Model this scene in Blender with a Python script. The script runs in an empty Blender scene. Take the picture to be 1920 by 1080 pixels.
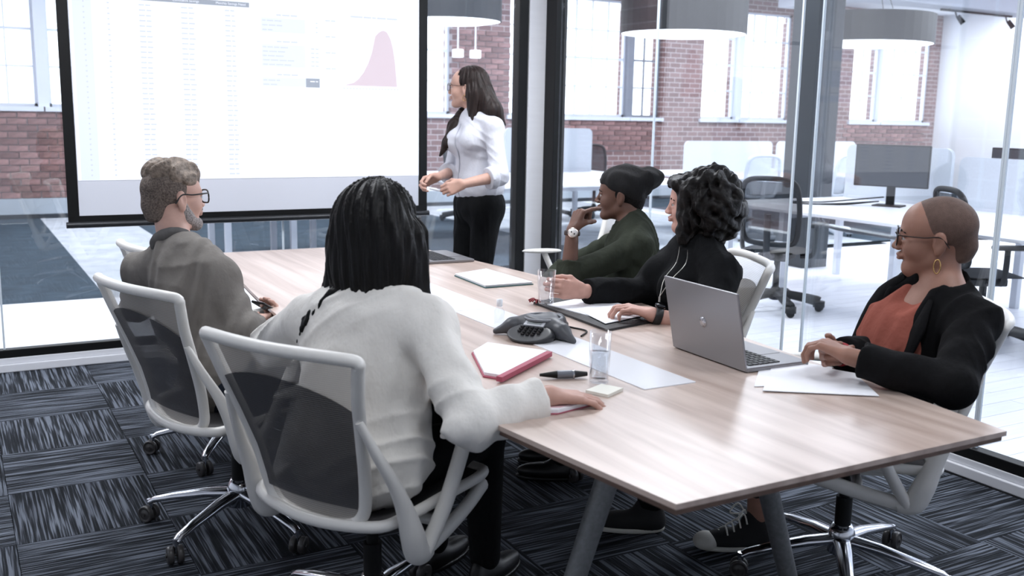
import bpy, math, random
import numpy as np
from mathutils import Vector, Matrix
random.seed(7)
S = bpy.context.scene
COL = S.collection

# ---------------------------------------------------------------- camera, world, lights, exposure
def camera():
    yaw, p, r = 0.5171, 0.17466, 0.01943
    f0 = Vector((math.sin(yaw), math.cos(yaw), 0)); rt = Vector((math.cos(yaw), -math.sin(yaw), 0)); up = Vector((0, 0, 1))
    fw = f0*math.cos(p)-up*math.sin(p); uc = up*math.cos(p)+f0*math.sin(p)
    r2 = rt*math.cos(r)+uc*math.sin(r); u2 = uc*math.cos(r)-rt*math.sin(r)
    M = Matrix((r2, u2, -fw)).transposed().to_4x4(); M.translation = (0, 0, 1.462)
    cd = bpy.data.cameras.new('camera'); o = bpy.data.objects.new('camera', cd); COL.objects.link(o)
    o.matrix_world = M; cd.sensor_width = 36; cd.lens = 1861.4/1920*36; cd.clip_end = 200; cd.clip_start = .02
    cd.dof.use_dof = True; cd.dof.focus_distance = 3.75; cd.dof.aperture_fstop = 4.0
    S.camera = o
camera()
W = bpy.data.worlds.new('sky'); S.world = W; W.use_nodes = True
bg = W.node_tree.nodes['Background']; bg.inputs[0].default_value = (.90, .95, 1, 1); bg.inputs[1].default_value = 3.2
S.view_settings.view_transform = 'Standard'; S.view_settings.look = 'None'; S.view_settings.gamma = 1
S.view_settings.use_curve_mapping = False; S.view_settings.exposure = 0.15
def area_light(name, loc, size, power, color=(.93, .96, 1), rot=(0, 0, 0)):
    l = bpy.data.lights.new(name, 'AREA'); l.shape = 'RECTANGLE'; l.size, l.size_y = size; l.energy = power; l.color = color
    o = bpy.data.objects.new(name, l); COL.objects.link(o); o.location = loc; o.rotation_euler = rot
    return o
# ceiling luminaires: recessed panels of the meeting room, long fill panels added to light the office
MEET_LAMPS = [(.6, 1.2), (.6, 4.2), (2.9, 1.2), (2.9, 4.2)]
OFFICE_FILL = [(x, y) for x in (-1.5, 3.0, 7.5, 12.0, 16.5) for y in (7.6, 12.0)]+[(7.5, 2.6), (12.0, 2.6), (16.5, 2.6)]
for x, y in MEET_LAMPS: area_light('ceiling_panel_light', (x, y, 2.735), (1.15, .55), 42 if y > 3 else 19)
for x, y in OFFICE_FILL: area_light('office_fill_light', (x, y, 3.56), (2.9, 1.1), 130)

# ---------------------------------------------------------------- materials
def lin(c): return tuple(((x/255)/12.92 if x/255 <= .04045 else ((x/255+.055)/1.055)**2.4) for x in c)+(1,)
MATS = {}
def mat(name, col, rough=.6, metal=0, spec=.5, noise=None, bump=None, emis=None, alpha=None, sheen=0, rand=0):
    """noise=(scale xyz, amount, detail)  bump=(scale xyz, strength)"""
    if name in MATS: return MATS[name]
    m = bpy.data.materials.new(name); m.use_nodes = True; nt = m.node_tree; N = nt.nodes; L = nt.links
    b = N['Principled BSDF']; c = lin(col)
    b.inputs['Base Color'].default_value = c; b.inputs['Roughness'].default_value = rough; b.inputs['Metallic'].default_value = metal
    b.inputs['Specular IOR Level'].default_value = spec
    if sheen: b.inputs['Sheen Weight'].default_value = sheen
    tc = N.new('ShaderNodeTexCoord')
    colout = None
    if noise:
        mp = N.new('ShaderNodeMapping'); L.new(tc.outputs['Object'], mp.inputs[0]); mp.inputs['Scale'].default_value = noise[0]
        n = N.new('ShaderNodeTexNoise'); n.inputs['Scale'].default_value = 1; n.inputs['Detail'].default_value = noise[2] if len(noise) > 2 else 4
        L.new(mp.outputs[0], n.inputs['Vector'])
        mx = N.new('ShaderNodeMix'); mx.data_type = 'RGBA'; a = noise[1]
        cr = N.new('ShaderNodeMapRange'); cr.inputs[1].default_value = .3; cr.inputs[2].default_value = .7
        L.new(n.outputs[0], cr.inputs[0]); L.new(cr.outputs[0], mx.inputs[0])
        mx.inputs[6].default_value = tuple(x*(1-a) for x in c[:3])+(1,); mx.inputs[7].default_value = tuple(min(1, x*(1+a)) for x in c[:3])+(1,)
        colout = mx.outputs[2]; L.new(colout, b.inputs['Base Color'])
    if rand:
        oi = N.new('ShaderNodeObjectInfo'); hs = N.new('ShaderNodeHueSaturation')
        mr = N.new('ShaderNodeMapRange'); mr.inputs[3].default_value = 1-rand; mr.inputs[4].default_value = 1+rand
        L.new(oi.outputs['Random'], mr.inputs[0]); L.new(mr.outputs[0], hs.inputs['Value'])
        if colout: L.new(colout, hs.inputs['Color'])
        else: hs.inputs['Color'].default_value = c
        L.new(hs.outputs[0], b.inputs['Base Color'])
    if bump:
        mp = N.new('ShaderNodeMapping'); L.new(tc.outputs['Object'], mp.inputs[0]); mp.inputs['Scale'].default_value = bump[0]
        n = N.new('ShaderNodeTexNoise'); n.inputs['Scale'].default_value = 1; n.inputs['Detail'].default_value = 3
        L.new(mp.outputs[0], n.inputs['Vector']); bp = N.new('ShaderNodeBump'); bp.inputs['Strength'].default_value = bump[1]; bp.inputs['Distance'].default_value = bump[2] if len(bump) > 2 else .01
        L.new(n.outputs[0], bp.inputs['Height']); L.new(bp.outputs[0], b.inputs['Normal'])
    if emis: b.inputs['Emission Color'].default_value = lin(emis[0]); b.inputs['Emission Strength'].default_value = emis[1]
    if alpha is not None:
        b.inputs['Alpha'].default_value = alpha
    MATS[name] = m; return m
def glass(name, tint=(.97, .985, 1), refl=1.0, base=.0, ior=1.5):
    """thin clear pane: transparent with a Fresnel mirror coat"""
    m = bpy.data.materials.new(name); m.use_nodes = True; nt = m.node_tree; N = nt.nodes; L = nt.links
    N.remove(N['Principled BSDF']); out = N['Material Output']
    t = N.new('ShaderNodeBsdfTransparent'); t.inputs[0].default_value = tint+(1,)
    g = N.new('ShaderNodeBsdfGlossy'); g.inputs['Roughness'].default_value = .0; g.inputs[0].default_value = (1, 1, 1, 1)
    lw = N.new('ShaderNodeLayerWeight'); lw.inputs[0].default_value = .5
    pw = N.new('ShaderNodeMath'); pw.operation = 'POWER'; pw.inputs[1].default_value = 5; L.new(lw.outputs['Facing'], pw.inputs[0])
    ma = N.new('ShaderNodeMath'); ma.operation = 'MULTIPLY_ADD'; ma.inputs[1].default_value = refl*(1-base); ma.inputs[2].default_value = base; ma.use_clamp = True
    L.new(pw.outputs[0], ma.inputs[0])
    mx = N.new('ShaderNodeMixShader'); L.new(ma.outputs[0], mx.inputs[0]); L.new(t.outputs[0], mx.inputs[1]); L.new(g.outputs[0], mx.inputs[2])
    L.new(mx.outputs[0], out.inputs[0]); MATS[name] = m; return m
def mesh_cloth(name, col, opacity, rough=.8):
    """see-through woven mesh"""
    m = bpy.data.materials.new(name); m.use_nodes = True; nt = m.node_tree; N = nt.nodes; L = nt.links
    b = N['Principled BSDF']; b.inputs['Base Color'].default_value = lin(col); b.inputs['Roughness'].default_value = rough
    tc = N.new('ShaderNodeTexCoord'); w = N.new('ShaderNodeTexWave'); w.bands_direction = 'Z'; w.inputs['Scale'].default_value = 55
    L.new(tc.outputs['Object'], w.inputs[0])
    mr = N.new('ShaderNodeMapRange'); mr.inputs[3].default_value = opacity-.12; mr.inputs[4].default_value = min(1, opacity+.12)
    L.new(w.outputs[1], mr.inputs[0]); L.new(mr.outputs[0], b.inputs['Alpha']); MATS[name] = m; return m

WHITE = mat('white_paint', (232, 233, 238), .55)
BLACKM = mat('black_metal', (9, 10, 11), .5, spec=.3)
PILLAR = mat('pillar_paint', (226, 226, 230), .7, noise=((3, 3, 40), .02))
GLASS = glass('clear_glass', refl=1.0, base=.07)
WINGLASS = glass('window_glass', (.98, .99, 1), 1.0, .04)
DRINKGLASS = glass('drinking_glass', (.95, .96, .975), .9, .06)
LENS = glass('spectacle_lens', (.96, .97, .98), 1.0, .04)
ALU = mat('polished_aluminium', (205, 207, 212), .16, 1.0)
CHAIRW = mat('chair_white_plastic', (226, 224, 220), .38)
CHAIRMESH = mesh_cloth('chair_mesh_light', (196, 190, 184), .55)
CHAIRDARK = mesh_cloth('chair_mesh_dark', (62, 62, 66), .90)
SEATM = mat('seat_fabric', (74, 73, 75), .85, bump=((400, 400, 400), .3))
RUBBER = mat('dark_rubber', (28, 28, 30), .5)
GREYPL = mat('grey_plastic', (96, 98, 102), .4)
OFFBLACK = mat('office_chair_black', (26, 28, 32), .6)
OFFMESH = mesh_cloth('office_chair_mesh', (40, 44, 50), .78)
PAPER = mat('paper', (240, 241, 246), .8)

# ---------------------------------------------------------------- object helpers
def link(name, me, material=None, parent=None):
    o = bpy.data.objects.new(name, me); COL.objects.link(o)
    if material is not None and me is not None and not me.materials: me.materials.append(material)
    if parent is not None: o.parent = parent
    return o
def tag(o, label, cat, group=None, kind=None):
    if label: o['label'] = label
    if cat: o['category'] = cat
    if group: o['group'] = group
    if kind: o['kind'] = kind
    return o
def empty(name, loc=(0, 0, 0), rz=0):
    o = bpy.data.objects.new(name, None); COL.objects.link(o); o.location = loc; o.rotation_euler = (0, 0, rz); o.empty_display_size = .1
    return o
def struct(name, label=None):
    pass
class MB:
    """collects boxes, tubes, prisms and lathes into one mesh"""
    def __init__(s): s.v = []; s.f = []; s.sm = []
    def add(s, V, F, smooth=False):
        n = len(s.v); s.v += [tuple(map(float, p)) for p in V]; s.f += [tuple(i+n for i in f) for f in F]; s.sm += [smooth]*len(F); return s
    def box(s, c, d, rz=0, M=None):
        P = []
        for z in (-.5, .5):
            for x, y in ((-.5, -.5), (.5, -.5), (.5, .5), (-.5, .5)):
                P.append(Vector((x*d[0], y*d[1], z*d[2])))
        R = Matrix.Rotation(rz, 3, 'Z') if M is None else M
        P = [R @ p+Vector(c) for p in P]
        return s.add(P, [(3, 2, 1, 0), (4, 5, 6, 7), (0, 1, 5, 4), (1, 2, 6, 5), (2, 3, 7, 6), (3, 0, 4, 7)])
    def prism(s, poly, z0, z1):
        n = len(poly); V = [(x, y, z0) for x, y in poly]+[(x, y, z1) for x, y in poly]
        F = [tuple(range(n-1, -1, -1)), tuple(range(n, 2*n))]+[(i, (i+1) % n, n+(i+1) % n, n+i) for i in range(n)]
        return s.add(V, F)
    def tube(s, pts, r, n=10, closed=False, flat=1.0, up=(0, 0, 1), cap=True):
        pts = [Vector(p) for p in pts]; m = len(pts)
        rr = r if hasattr(r, '__len__') else [r]*m
        V = []; prev = None
        for i, p in enumerate(pts):
            a = pts[(i-1) % m] if (closed or i > 0) else p; b = pts[(i+1) % m] if (closed or i < m-1) else p
            t = (b-a).normalized(); u = Vector(up)
            x = u.cross(t)
            if x.length < .05: x = prev if prev is not None else Vector((1, 0, 0)).cross(t)
            x = x.normalized()
            if prev is not None and x.dot(prev) < 0 and abs(x.dot(prev)) > .5: x = -x
            prev = x; y = t.cross(x)
            for k in range(n):
                an = 2*math.pi*k/n; V.append(p+x*(math.cos(an)*rr[i])+y*(math.sin(an)*rr[i]*flat))
        F = []
        for i in range(m if closed else m-1):
            j = (i+1) % m
            for k in range(n): F.append((i*n+k, i*n+(k+1) % n, j*n+(k+1) % n, j*n+k))
        s.add(V, F, True)
        if cap and not closed:
            s.add(V[:n], [tuple(range(n-1, -1, -1))]); s.add(V[-n:], [tuple(range(n))])
        return s
    def cyl(s, a, b, r, r2=None, n=16):
        return s.tube([a, b], [r, r if r2 is None else r2], n)
    def lathe(s, prof, c=(0, 0, 0), n=24, M=None):
        V = []
        for r, z in prof:
            for k in range(n):
                a = 2*math.pi*k/n; p = Vector((r*math.cos(a), r*math.sin(a), z))
                V.append((M @ p if M is not None else p)+Vector(c))
        F = []
        for i in range(len(prof)-1):
            for k in range(n): F.append((i*n+k, i*n+(k+1) % n, (i+1)*n+(k+1) % n, (i+1)*n+k))
        s.add(V, F, True)
        for i, o in ((0, -1), (len(prof)-1, 1)):
            if prof[i][0] > 1e-5: s.add(V[i*n:(i+1)*n], [tuple(range(n))[::o]])
        return s
    def grid(s, fn, nu, nv, smooth=True):
        V = [fn(i/nu, j/nv) for j in range(nv+1) for i in range(nu+1)]
        F = [(j*(nu+1)+i, j*(nu+1)+i+1, (j+1)*(nu+1)+i+1, (j+1)*(nu+1)+i) for j in range(nv) for i in range(nu)]
        return s.add(V, F, smooth)
    def mesh(s, name):
        me = bpy.data.meshes.new(name); me.from_pydata(s.v, [], s.f); me.polygons.foreach_set('use_smooth', s.sm); me.update(); return me
    def build(s, name, material, parent=None, bevel=0):
        o = link(name, s.mesh(name), material, parent)
        if bevel:
            b = o.modifiers.new('bevel', 'BEVEL'); b.width = bevel; b.segments = 2; b.limit_method = 'ANGLE'
        return o
def copy_tree(o, parent=None):
    c = o.copy(); COL.objects.link(c); c.parent = parent
    for ch in list(o.children): copy_tree(ch, c)
    return c
def smooth_path(pts, n=8, closed=False):
    """Catmull-Rom through the points"""
    P = [Vector(p) for p in pts]; m = len(P); out = []
    rng = range(m if closed else m-1)
    for i in rng:
        p1, p2 = P[i], P[(i+1) % m]
        p0 = P[(i-1) % m] if (closed or i > 0) else p1*2-p2
        p3 = P[(i+2) % m] if (closed or i < m-2) else p2*2-p1
        for k in range(n):
            t = k/n
            out.append(.5*((2*p1)+(p2-p0)*t+(2*p0-5*p1+4*p2-p3)*t*t+(3*p1-p0-3*p2+p3)*t**3))
    if not closed: out.append(P[-1])
    return out

# ---------------------------------------------------------------- smooth implicit surfaces (bodies, clothes, hair, chair shells)
def V3(p): return np.array(p, np.float64)
def unit(v): v = V3(v); return v/np.linalg.norm(v)
def rc(a, b, r1, r2=None, k=.02, s=1): return ['rc', V3(a), V3(b), r1, r1 if r2 is None else r2, k, s]
def el(c, rad, R=None, k=.02, s=1): return ['el', V3(c), V3(rad), np.eye(3) if R is None else np.array(R), k, s]   # R rows = local axes
def cut(p, n, k=.006): return ['pl', V3(p), unit(n), k]         # removes the side n points to
def _prim(q, P):
    if q[0] == 'rc':
        a, b, r1, r2 = q[1:5]; ba = b-a; l = max(ba@ba, 1e-9); pa = P-a
        h = np.clip(pa@ba/l, 0, 1); return np.linalg.norm(pa-h[:, None]*ba, axis=1)-(r1+(r2-r1)*h)
    c, rad, R = q[1:4]; L = (P-c)@R.T
    k0 = np.linalg.norm(L/rad, axis=1); k1 = np.linalg.norm(L/(rad*rad), axis=1)
    return k0*(k0-1)/np.maximum(k1, 1e-6)
def _bb(q, m):
    if q[0] == 'rc':
        r = max(q[3], q[4])+m; return np.minimum(q[1], q[2])-r, np.maximum(q[1], q[2])+r
    e = np.abs(q[3].T)@q[2]+m; return q[1]-e, q[1]+e
def sdf(prims, P, disp=None):
    d = np.full(len(P), 9.0)
    for q in prims:
        if q[0] == 'pl':
            v = (P-q[1])@q[2]; k = q[3]; h = np.clip(.5-.5*(d-v)/k, 0, 1); d = d*(1-h)+v*h+k*h*(1-h); continue
        k = q[-2]; lo, hi = _bb(q, .045+k)
        i = np.nonzero(np.all((P > lo) & (P < hi), axis=1))[0]
        if not len(i): continue
        v = _prim(q, P[i]); o = d[i]
        if q[-1] > 0:
            h = np.clip(.5+.5*(o-v)/k, 0, 1); d[i] = o*(1-h)+v*h-k*h*(1-h)
        else:
            v = -v; h = np.clip(.5-.5*(o-v)/k, 0, 1); d[i] = o*(1-h)+v*h+k*h*(1-h)
    if disp is not None:
        i = np.nonzero(np.abs(d) < .06)[0]
        if len(i): d[i] += disp(P[i])
    return d
def sdf_mesh(name, prims, h=.005, disp=None):
    lo = np.full(3, 1e9); hi = -lo
    for q in prims:
        if q[0] == 'pl' or q[-1] < 0: continue
        a, b = _bb(q, .03); lo = np.minimum(lo, a); hi = np.maximum(hi, b)
    s = 5; nb = np.ceil((hi-lo)/(h*s)).astype(int); n = nb*s+1
    ij = np.stack(np.meshgrid(*[np.arange(k) for k in nb], indexing='ij'), -1).reshape(-1, 3)
    d = sdf(prims, lo+(ij+.5)*h*s, disp)
    ij = ij[np.abs(d) < s*h*.87*1.25+.004]
    mask = np.zeros(n, bool)
    off = np.stack(np.meshgrid(*[np.arange(s+1)]*3, indexing='ij'), -1).reshape(-1, 3)
    A = (ij[:, None, :]*s+off[None]).reshape(-1, 3); mask[A[:, 0], A[:, 1], A[:, 2]] = True
    pts = np.argwhere(mask); st = np.array([n[1]*n[2], n[2], 1]); fl = pts@st
    val = np.full(n[0]*n[1]*n[2], 9.0, np.float32); val[fl] = sdf(prims, lo+pts*h, disp)
    mk = mask.reshape(-1)
    ok = np.all(pts < n-1, axis=1); p0 = pts[ok]; f0 = fl[ok]
    corner = np.array([(i, j, k) for i in (0, 1) for j in (0, 1) for k in (0, 1)]); co = corner@st
    F8 = f0[:, None]+co
    good = mk[F8].all(1); F8 = F8[good]; p0 = p0[good]; f0 = f0[good]
    v8 = val[F8]; sg = v8 < 0; act = sg.any(1) & ~sg.all(1)
    v8 = v8[act]; p0 = p0[act]; f0 = f0[act]
    acc = np.zeros((len(p0), 3)); cnt = np.zeros(len(p0))
    for a in range(8):
        for ax, bit in ((0, 4), (1, 2), (2, 1)):
            if a & bit: continue
            b = a | bit; x, y = v8[:, a], v8[:, b]; m = (x < 0) != (y < 0)
            t = np.where(m, x/np.where(m, x-y, 1), 0)
            q = corner[a][None, :]+np.eye(3)[ax][None, :]*t[:, None]
            acc[m] += q[m]; cnt[m] += 1
    vert = lo+(p0+acc/cnt[:, None])*h
    idx = np.full(n[0]*n[1]*n[2], -1, np.int32); idx[f0] = np.arange(len(f0))
    quads = []
    for ax in range(3):
        u, w = st[(ax+1) % 3], st[(ax+2) % 3]
        m = np.all(pts > 0, axis=1) & (pts[:, ax] < n[ax]-1); f = fl[m]
        g = mk[f+st[ax]]; f = f[g]
        a = val[f] < 0; b = val[f+st[ax]] < 0
        for sel, flip in ((a & ~b, False), (~a & b, True)):
            e = f[sel]; q = np.stack([idx[e-u-w], idx[e-w], idx[e], idx[e-u]], 1); q = q[(q >= 0).all(1)]
            quads.append(q[:, ::-1] if flip else q)
    quads = np.concatenate(quads)
    me = bpy.data.meshes.new(name); me.vertices.add(len(vert)); me.vertices.foreach_set('co', vert.astype(np.float32).ravel())
    me.loops.add(quads.size); me.loops.foreach_set('vertex_index', quads.astype(np.int32).ravel())
    me.polygons.add(len(quads)); me.polygons.foreach_set('loop_start', np.arange(0, quads.size, 4, dtype=np.int32))
    me.polygons.foreach_set('use_smooth', np.ones(len(quads), bool)); me.update(calc_edges=True); me.validate()
    return me
def organic(name, prims, material, parent=None, h=.005, disp=None):
    o = link(name, sdf_mesh(name, prims, h, disp), material, None)
    if parent is not None:
        o.parent = parent; o.matrix_parent_inverse = parent.matrix_basis.inverted()
    return o
def folds(amp, f=42, seed=0, stretch=(1, 1, .6)):
    rs = np.random.RandomState(seed); D = rs.randn(5, 3); D /= np.linalg.norm(D, axis=1)[:, None]; ph = rs.rand(5)*6
    def fn(P):
        Q = P*np.array(stretch)*f
        a = np.sin(Q@D[0]*1.3+2.2*np.sin(Q@D[1]*.7+ph[0])+ph[1]); b = np.sin(Q@D[2]*2.1+1.7*np.sin(Q@D[3]*.9+ph[2])+ph[3]); c = np.sin(Q@D[4]*.5+ph[4])
        return -1.5*amp*(1-np.abs(a))**1.5*(.45+.55*c)+amp*.5*b
    return fn

# ================================================================ STRUCTURE
XW, YW, YB = 3.66, 6.03, 14.16          # side glass wall, front glass wall, brick window wall
def brick_mat(rz=0):
    m = bpy.data.materials.new('brick_wall_material'); m.use_nodes = True; N = m.node_tree.nodes; L = m.node_tree.links; b = N['Principled BSDF']
    tc = N.new('ShaderNodeTexCoord'); mp = N.new('ShaderNodeMapping'); L.new(tc.outputs['Object'], mp.inputs[0]); mp.inputs['Rotation'].default_value = (math.pi/2, 0, rz)
    bt = N.new('ShaderNodeTexBrick'); L.new(mp.outputs[0], bt.inputs[0]); bt.inputs['Scale'].default_value = 1
    bt.inputs['Brick Width'].default_value = .23; bt.inputs['Row Height'].default_value = .085; bt.inputs['Mortar Size'].default_value = .007
    bt.inputs['Color1'].default_value = lin((140, 112, 111)); bt.inputs['Color2'].default_value = lin((116, 90, 90)); bt.inputs['Mortar'].default_value = lin((176, 168, 170))
    L.new(bt.outputs[0], b.inputs['Base Color']); b.inputs['Roughness'].default_value = .9
    return m
BRICKW = brick_mat()
MORTAR = mat('mortar', (172, 164, 166), .95, noise=((9, 9, 9), .15))
BRICK = mat('brick', (134, 104, 103), .9, noise=((18, 18, 26), .35), rand=.3)
def carpet_mat():
    m = bpy.data.materials.new('striped_carpet'); m.use_nodes = True; N = m.node_tree.nodes; L = m.node_tree.links; b = N['Principled BSDF']
    tc = N.new('ShaderNodeTexCoord'); oi = N.new('ShaderNodeObjectInfo')
    ad = N.new('ShaderNodeVectorMath'); ad.operation = 'ADD'; L.new(tc.outputs['Object'], ad.inputs[0])
    ml = N.new('ShaderNodeMath'); ml.operation = 'MULTIPLY'; ml.inputs[1].default_value = 37; L.new(oi.outputs['Random'], ml.inputs[0]); L.new(ml.outputs[0], ad.inputs[1])
    def noise(scale, det):
        mp = N.new('ShaderNodeMapping'); mp.inputs['Scale'].default_value = scale; L.new(ad.outputs[0], mp.inputs[0])
        n = N.new('ShaderNodeTexNoise'); n.inputs['Scale'].default_value = 1; n.inputs['Detail'].default_value = det; L.new(mp.outputs[0], n.inputs['Vector']); return n
    a = noise((120, 3.2, 1), 2); c = noise((24, 1.6, 1), 1); d = noise((260, 260, 50), 1)
    r = N.new('ShaderNodeValToRGB'); L.new(a.outputs[0], r.inputs[0])
    e = r.color_ramp.elements; e[0].position = .40; e[0].color = lin((28, 31, 36)); e[1].position = .60; e[1].color = lin((112, 118, 129))
    n2 = r.color_ramp.elements.new(.50); n2.color = lin((50, 54, 61))
    mx = N.new('ShaderNodeMix'); mx.data_type = 'RGBA'; mx.blend_type = 'MULTIPLY'; mx.inputs[0].default_value = .65
    r2 = N.new('ShaderNodeValToRGB'); L.new(c.outputs[0], r2.inputs[0]); r2.color_ramp.elements[0].position = .3; r2.color_ramp.elements[0].color = (.45, .45, .47, 1); r2.color_ramp.elements[1].position = .65
    L.new(r.outputs[0], mx.inputs[6]); L.new(r2.outputs[0], mx.inputs[7]); L.new(mx.outputs[2], b.inputs['Base Color'])
    b.inputs['Roughness'].default_value = .95; b.inputs['Specular IOR Level'].default_value = .15
    bp = N.new('ShaderNodeBump'); bp.inputs['Strength'].default_value = .5; bp.inputs['Distance'].default_value = .004; L.new(d.outputs[0], bp.inputs['Height']); L.new(bp.outputs[0], b.inputs['Normal'])
    return m
CARPET = carpet_mat()
def structure(o, label=None):
    o['kind'] = 'structure'
    if label: o['label'] = label
    return o

# meeting room floor: slab with carpet tiles laid quarter-turn
fl = structure(MB().box((.93, 2.2, -.055), (5.5, 7.7, .09)).build('floor', mat('screed', (60, 62, 66), .9)), 'dark striped carpet tiles of the meeting room floor')
tile_me = MB().box((0, 0, 0), (.4985, .4985, .01)).mesh('carpet_tile'); tile_me.materials.append(CARPET)
ox, oy = .115, 4.03
for i in range(-4, 8):
    for j in range(-9, 5):
        x0, y0 = ox+.4965*i, oy+.4965*j
        if x0 > XW-.25 or y0 > YW-.25 or y0 < -1.5 or x0 < -1.9: continue
        t = link('carpet_tile', tile_me, None, fl); t.location = (x0+.248, y0+.248, -.005)
        if (i+j) % 2 == 0: t.rotation_euler = (0, 0, math.pi/2)

# office floor: white painted planks near the meeting room, carpet further off
of = structure(MB().box((9, 6.3, -.055), (22, 16, .05)).build('floor_office', mat('office_screed', (150, 156, 165), .9)), 'office floor with white planks and grey carpet')
PLANK = mat('white_plank', (236, 238, 245), .38, noise=((1.5, 40, 1), .04), rand=.05)
def planks(x0, x1, y0, y1, w=.14):
    y = y0; r = 0
    while y < y1-.01:
        x = x0-(r*.83) % 1.7
        while x < x1:
            a, b = max(x, x0), min(x+2.6, x1)
            if b-a > .05: MB().box(((a+b)/2, y+w/2, -.015), (b-a-.003, w-.003, .03)).build('plank', PLANK, of)
            x += 2.6
        y += w; r += 1
planks(-2, 3.7, 6.12, 8.06); planks(3.76, 10.4, 1.6, 8.2)
MB().box((14.4, 4.9, -.015), (8, 6.6, .03)).build('painted_floor', PLANK, of)
CBLUE = mat('dark_blue_carpet', (50, 66, 79), .95, noise=((5, 5, 5), .25), bump=((300, 300, 300), .4))
CGREY = mat('pale_grey_carpet', (184, 190, 198), .95, noise=((4, 4, 4), .15), bump=((300, 300, 300), .4))
MB().box((-.5, 11.12, -.015), (3.0, 6.1, .03)).build('carpet_panel', CBLUE, of)
MB().box((1.5, 11.12, -.015), (1.0, 6.1, .03)).build('carpet_panel', CGREY, of); MB().box((4.0, 11.12, -.015), (4.0, 6.1, .03)).build('carpet_panel', CBLUE, of); MB().box((7.9, 11.12, -.015), (3.8, 6.1, .03)).build('carpet_panel', CGREY, of)
MB().box((14, 11.17, -.015), (8.4, 5.94, .03)).build('carpet_panel', CBLUE, of)

# brick window wall at the far side of the office
WINS = [(-.2, 1.07), (1.19, 2.47), (3.3, 4.6), (4.72, 6.9), (7.93, 10.25), (10.36, 10.98), (11.9, 12.72), (12.84, 14.05), (15.7, 16.5), (16.62, 18.0)]
SILL, TOP = 1.425, 3.36
wb = MB()
wb.box((8.5, YB+.15, SILL/2), (22, .3, SILL)); wb.box((8.5, YB+.15, (TOP+3.7)/2), (22, .3, 3.7-TOP))
xs = [-2.5]+[v for w in WINS for v in w]+[19.5]
for i in range(0, len(xs), 2):
    wb.box(((xs[i]+xs[i+1])/2, YB+.15, (SILL+TOP)/2), (xs[i+1]-xs[i], .3, TOP-SILL))
wall_back = structure(wb.build('wall_back', BRICKW), 'red brick wall with tall windows across the office')
MB().box((8.5, YB-.02, .13), (22, .05, .26)).build('wall_plinth', mat('plinth_paint', (166, 176, 186), .7), wall_back)
MB().box((8.5, YB-.03, .03), (22, .03, .06)).build('wall_skirting', mat('skirting_dark', (60, 66, 74), .7), wall_back)
BW, BH = .23, .085
bm_full = MB().box((0, 0, 0), (BW-.014, .03, BH-.013)).mesh('brick'); bm_full.materials.append(BRICK)
def bricks(xa, xb, za, zb):
    r = int(round((za-.26)/BH)); z = .26+r*BH+BH/2
    while z < zb:
        x = math.floor(xa/BW)*BW+(BW/2 if r % 2 else 0)
        while x < xb:
            if x > xa-.05:
                o = link('brick', bm_full, None, wall_back); o.location = (x+random.uniform(-.004, .004), YB-.004-random.uniform(0, .006), z)
                o.rotation_euler = (0, 0, random.uniform(-.02, .02))
            x += BW
        z += BH; r += 1
bricks(.4, 1.5, .26, SILL-.06); bricks(7.05, 7.85, 1.2, 2.72); bricks(8.8, 10.9, .85, SILL-.06); bricks(15.65, 17.9, 1.0, SILL-.06)
WFR = mat('window_frame_paint', (214, 220, 232), .6); WFRD = mat('window_frame_dark', (120, 126, 138), .6)
for n, (a, b) in enumerate(WINS):
    fm = WFRD if n in (5,) else WFR
    f = MB(); h = TOP-SILL; c = (a+b)/2
    for x in (a+.02, b-.02): f.box((x, YB+.12, (SILL+TOP)/2), (.04, .07, h))
    f.box((c, YB+.12, SILL+.02), (b-a, .07, .04)); f.box((c, YB+.12, TOP-.02), (b-a, .07, .04))
    w = structure(f.build('window_%d' % (n+1), fm), 'tall multi-pane office window'); w['label'] = 'tall multi-pane window number %d from the left in the brick wall' % (n+1)
    MB().box((c, YB+.03, SILL-.03), (b-a+.1, .16, .06)).build('window_sill', WFR, w)
    nc = max(2, round((b-a)/.34)); pw = (b-a-.08)/nc; ph = (h-.08)/4
    for k in range(1, nc): MB().box((a+.04+pw*k, YB+.12, (SILL+TOP)/2), (.02, .04, h-.08)).build('muntin', fm, w)
    for k in range(1, 4): MB().box((c, YB+.12, SILL+.04+ph*k), (b-a-.08, .045, .035 if k == 2 else .022)).build('muntin', fm, w)
    pm = MB().box((0, 0, 0), (pw-.016, .006, ph-.02)).mesh('pane'); pm.materials.append(WINGLASS)
    for i in range(nc):
        for j in range(4):
            o = link('pane', pm, None, w); o.location = (a+.04+pw*(i+.5), YB+.12, SILL+.04+ph*(j+.5))
for (a0, a1), (b0, b1) in zip(WINS, WINS[1:]):
    if b0-a1 < .2: MB().box(((a1+b0)/2, YB+.06, (SILL+TOP)/2), (b0-a1+.01, .16, TOP-SILL)).build('window_mullion', WFRD if abs(a1-10.25) < .01 else WFR, wall_back)
WPAINT = mat('wall_paint', (236, 238, 243), .75, noise=((2, 2, 2), .02))
structure(MB().box((18.35, 6.3, 1.85), (.2, 16, 3.7)).build('wall_office_right', WPAINT), 'plain white end wall of the office')
structure(MB().box((-2.3, 10.2, 1.85), (.2, 8.2, 3.7)).build('wall_office_left', brick_mat(math.pi/2)), 'brick side wall of the office')
structure(MB().box((11.6, -1.75, 1.85), (15.6, .2, 3.7)).build('wall_office_near', WPAINT), 'white near wall of the office')
ceil_o = structure(MB().box((8.5, 6.3, 3.66), (22, 16.4, .1)).build('ceiling_office', mat('ceiling_paint', (222, 225, 232), .85)), 'pale office ceiling')
MB().box((11.5, 11.0, 3.44), (17, .5, .36)).build('ceiling_beam', mat('beam_paint', (206, 210, 220), .8), ceil_o)
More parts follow.
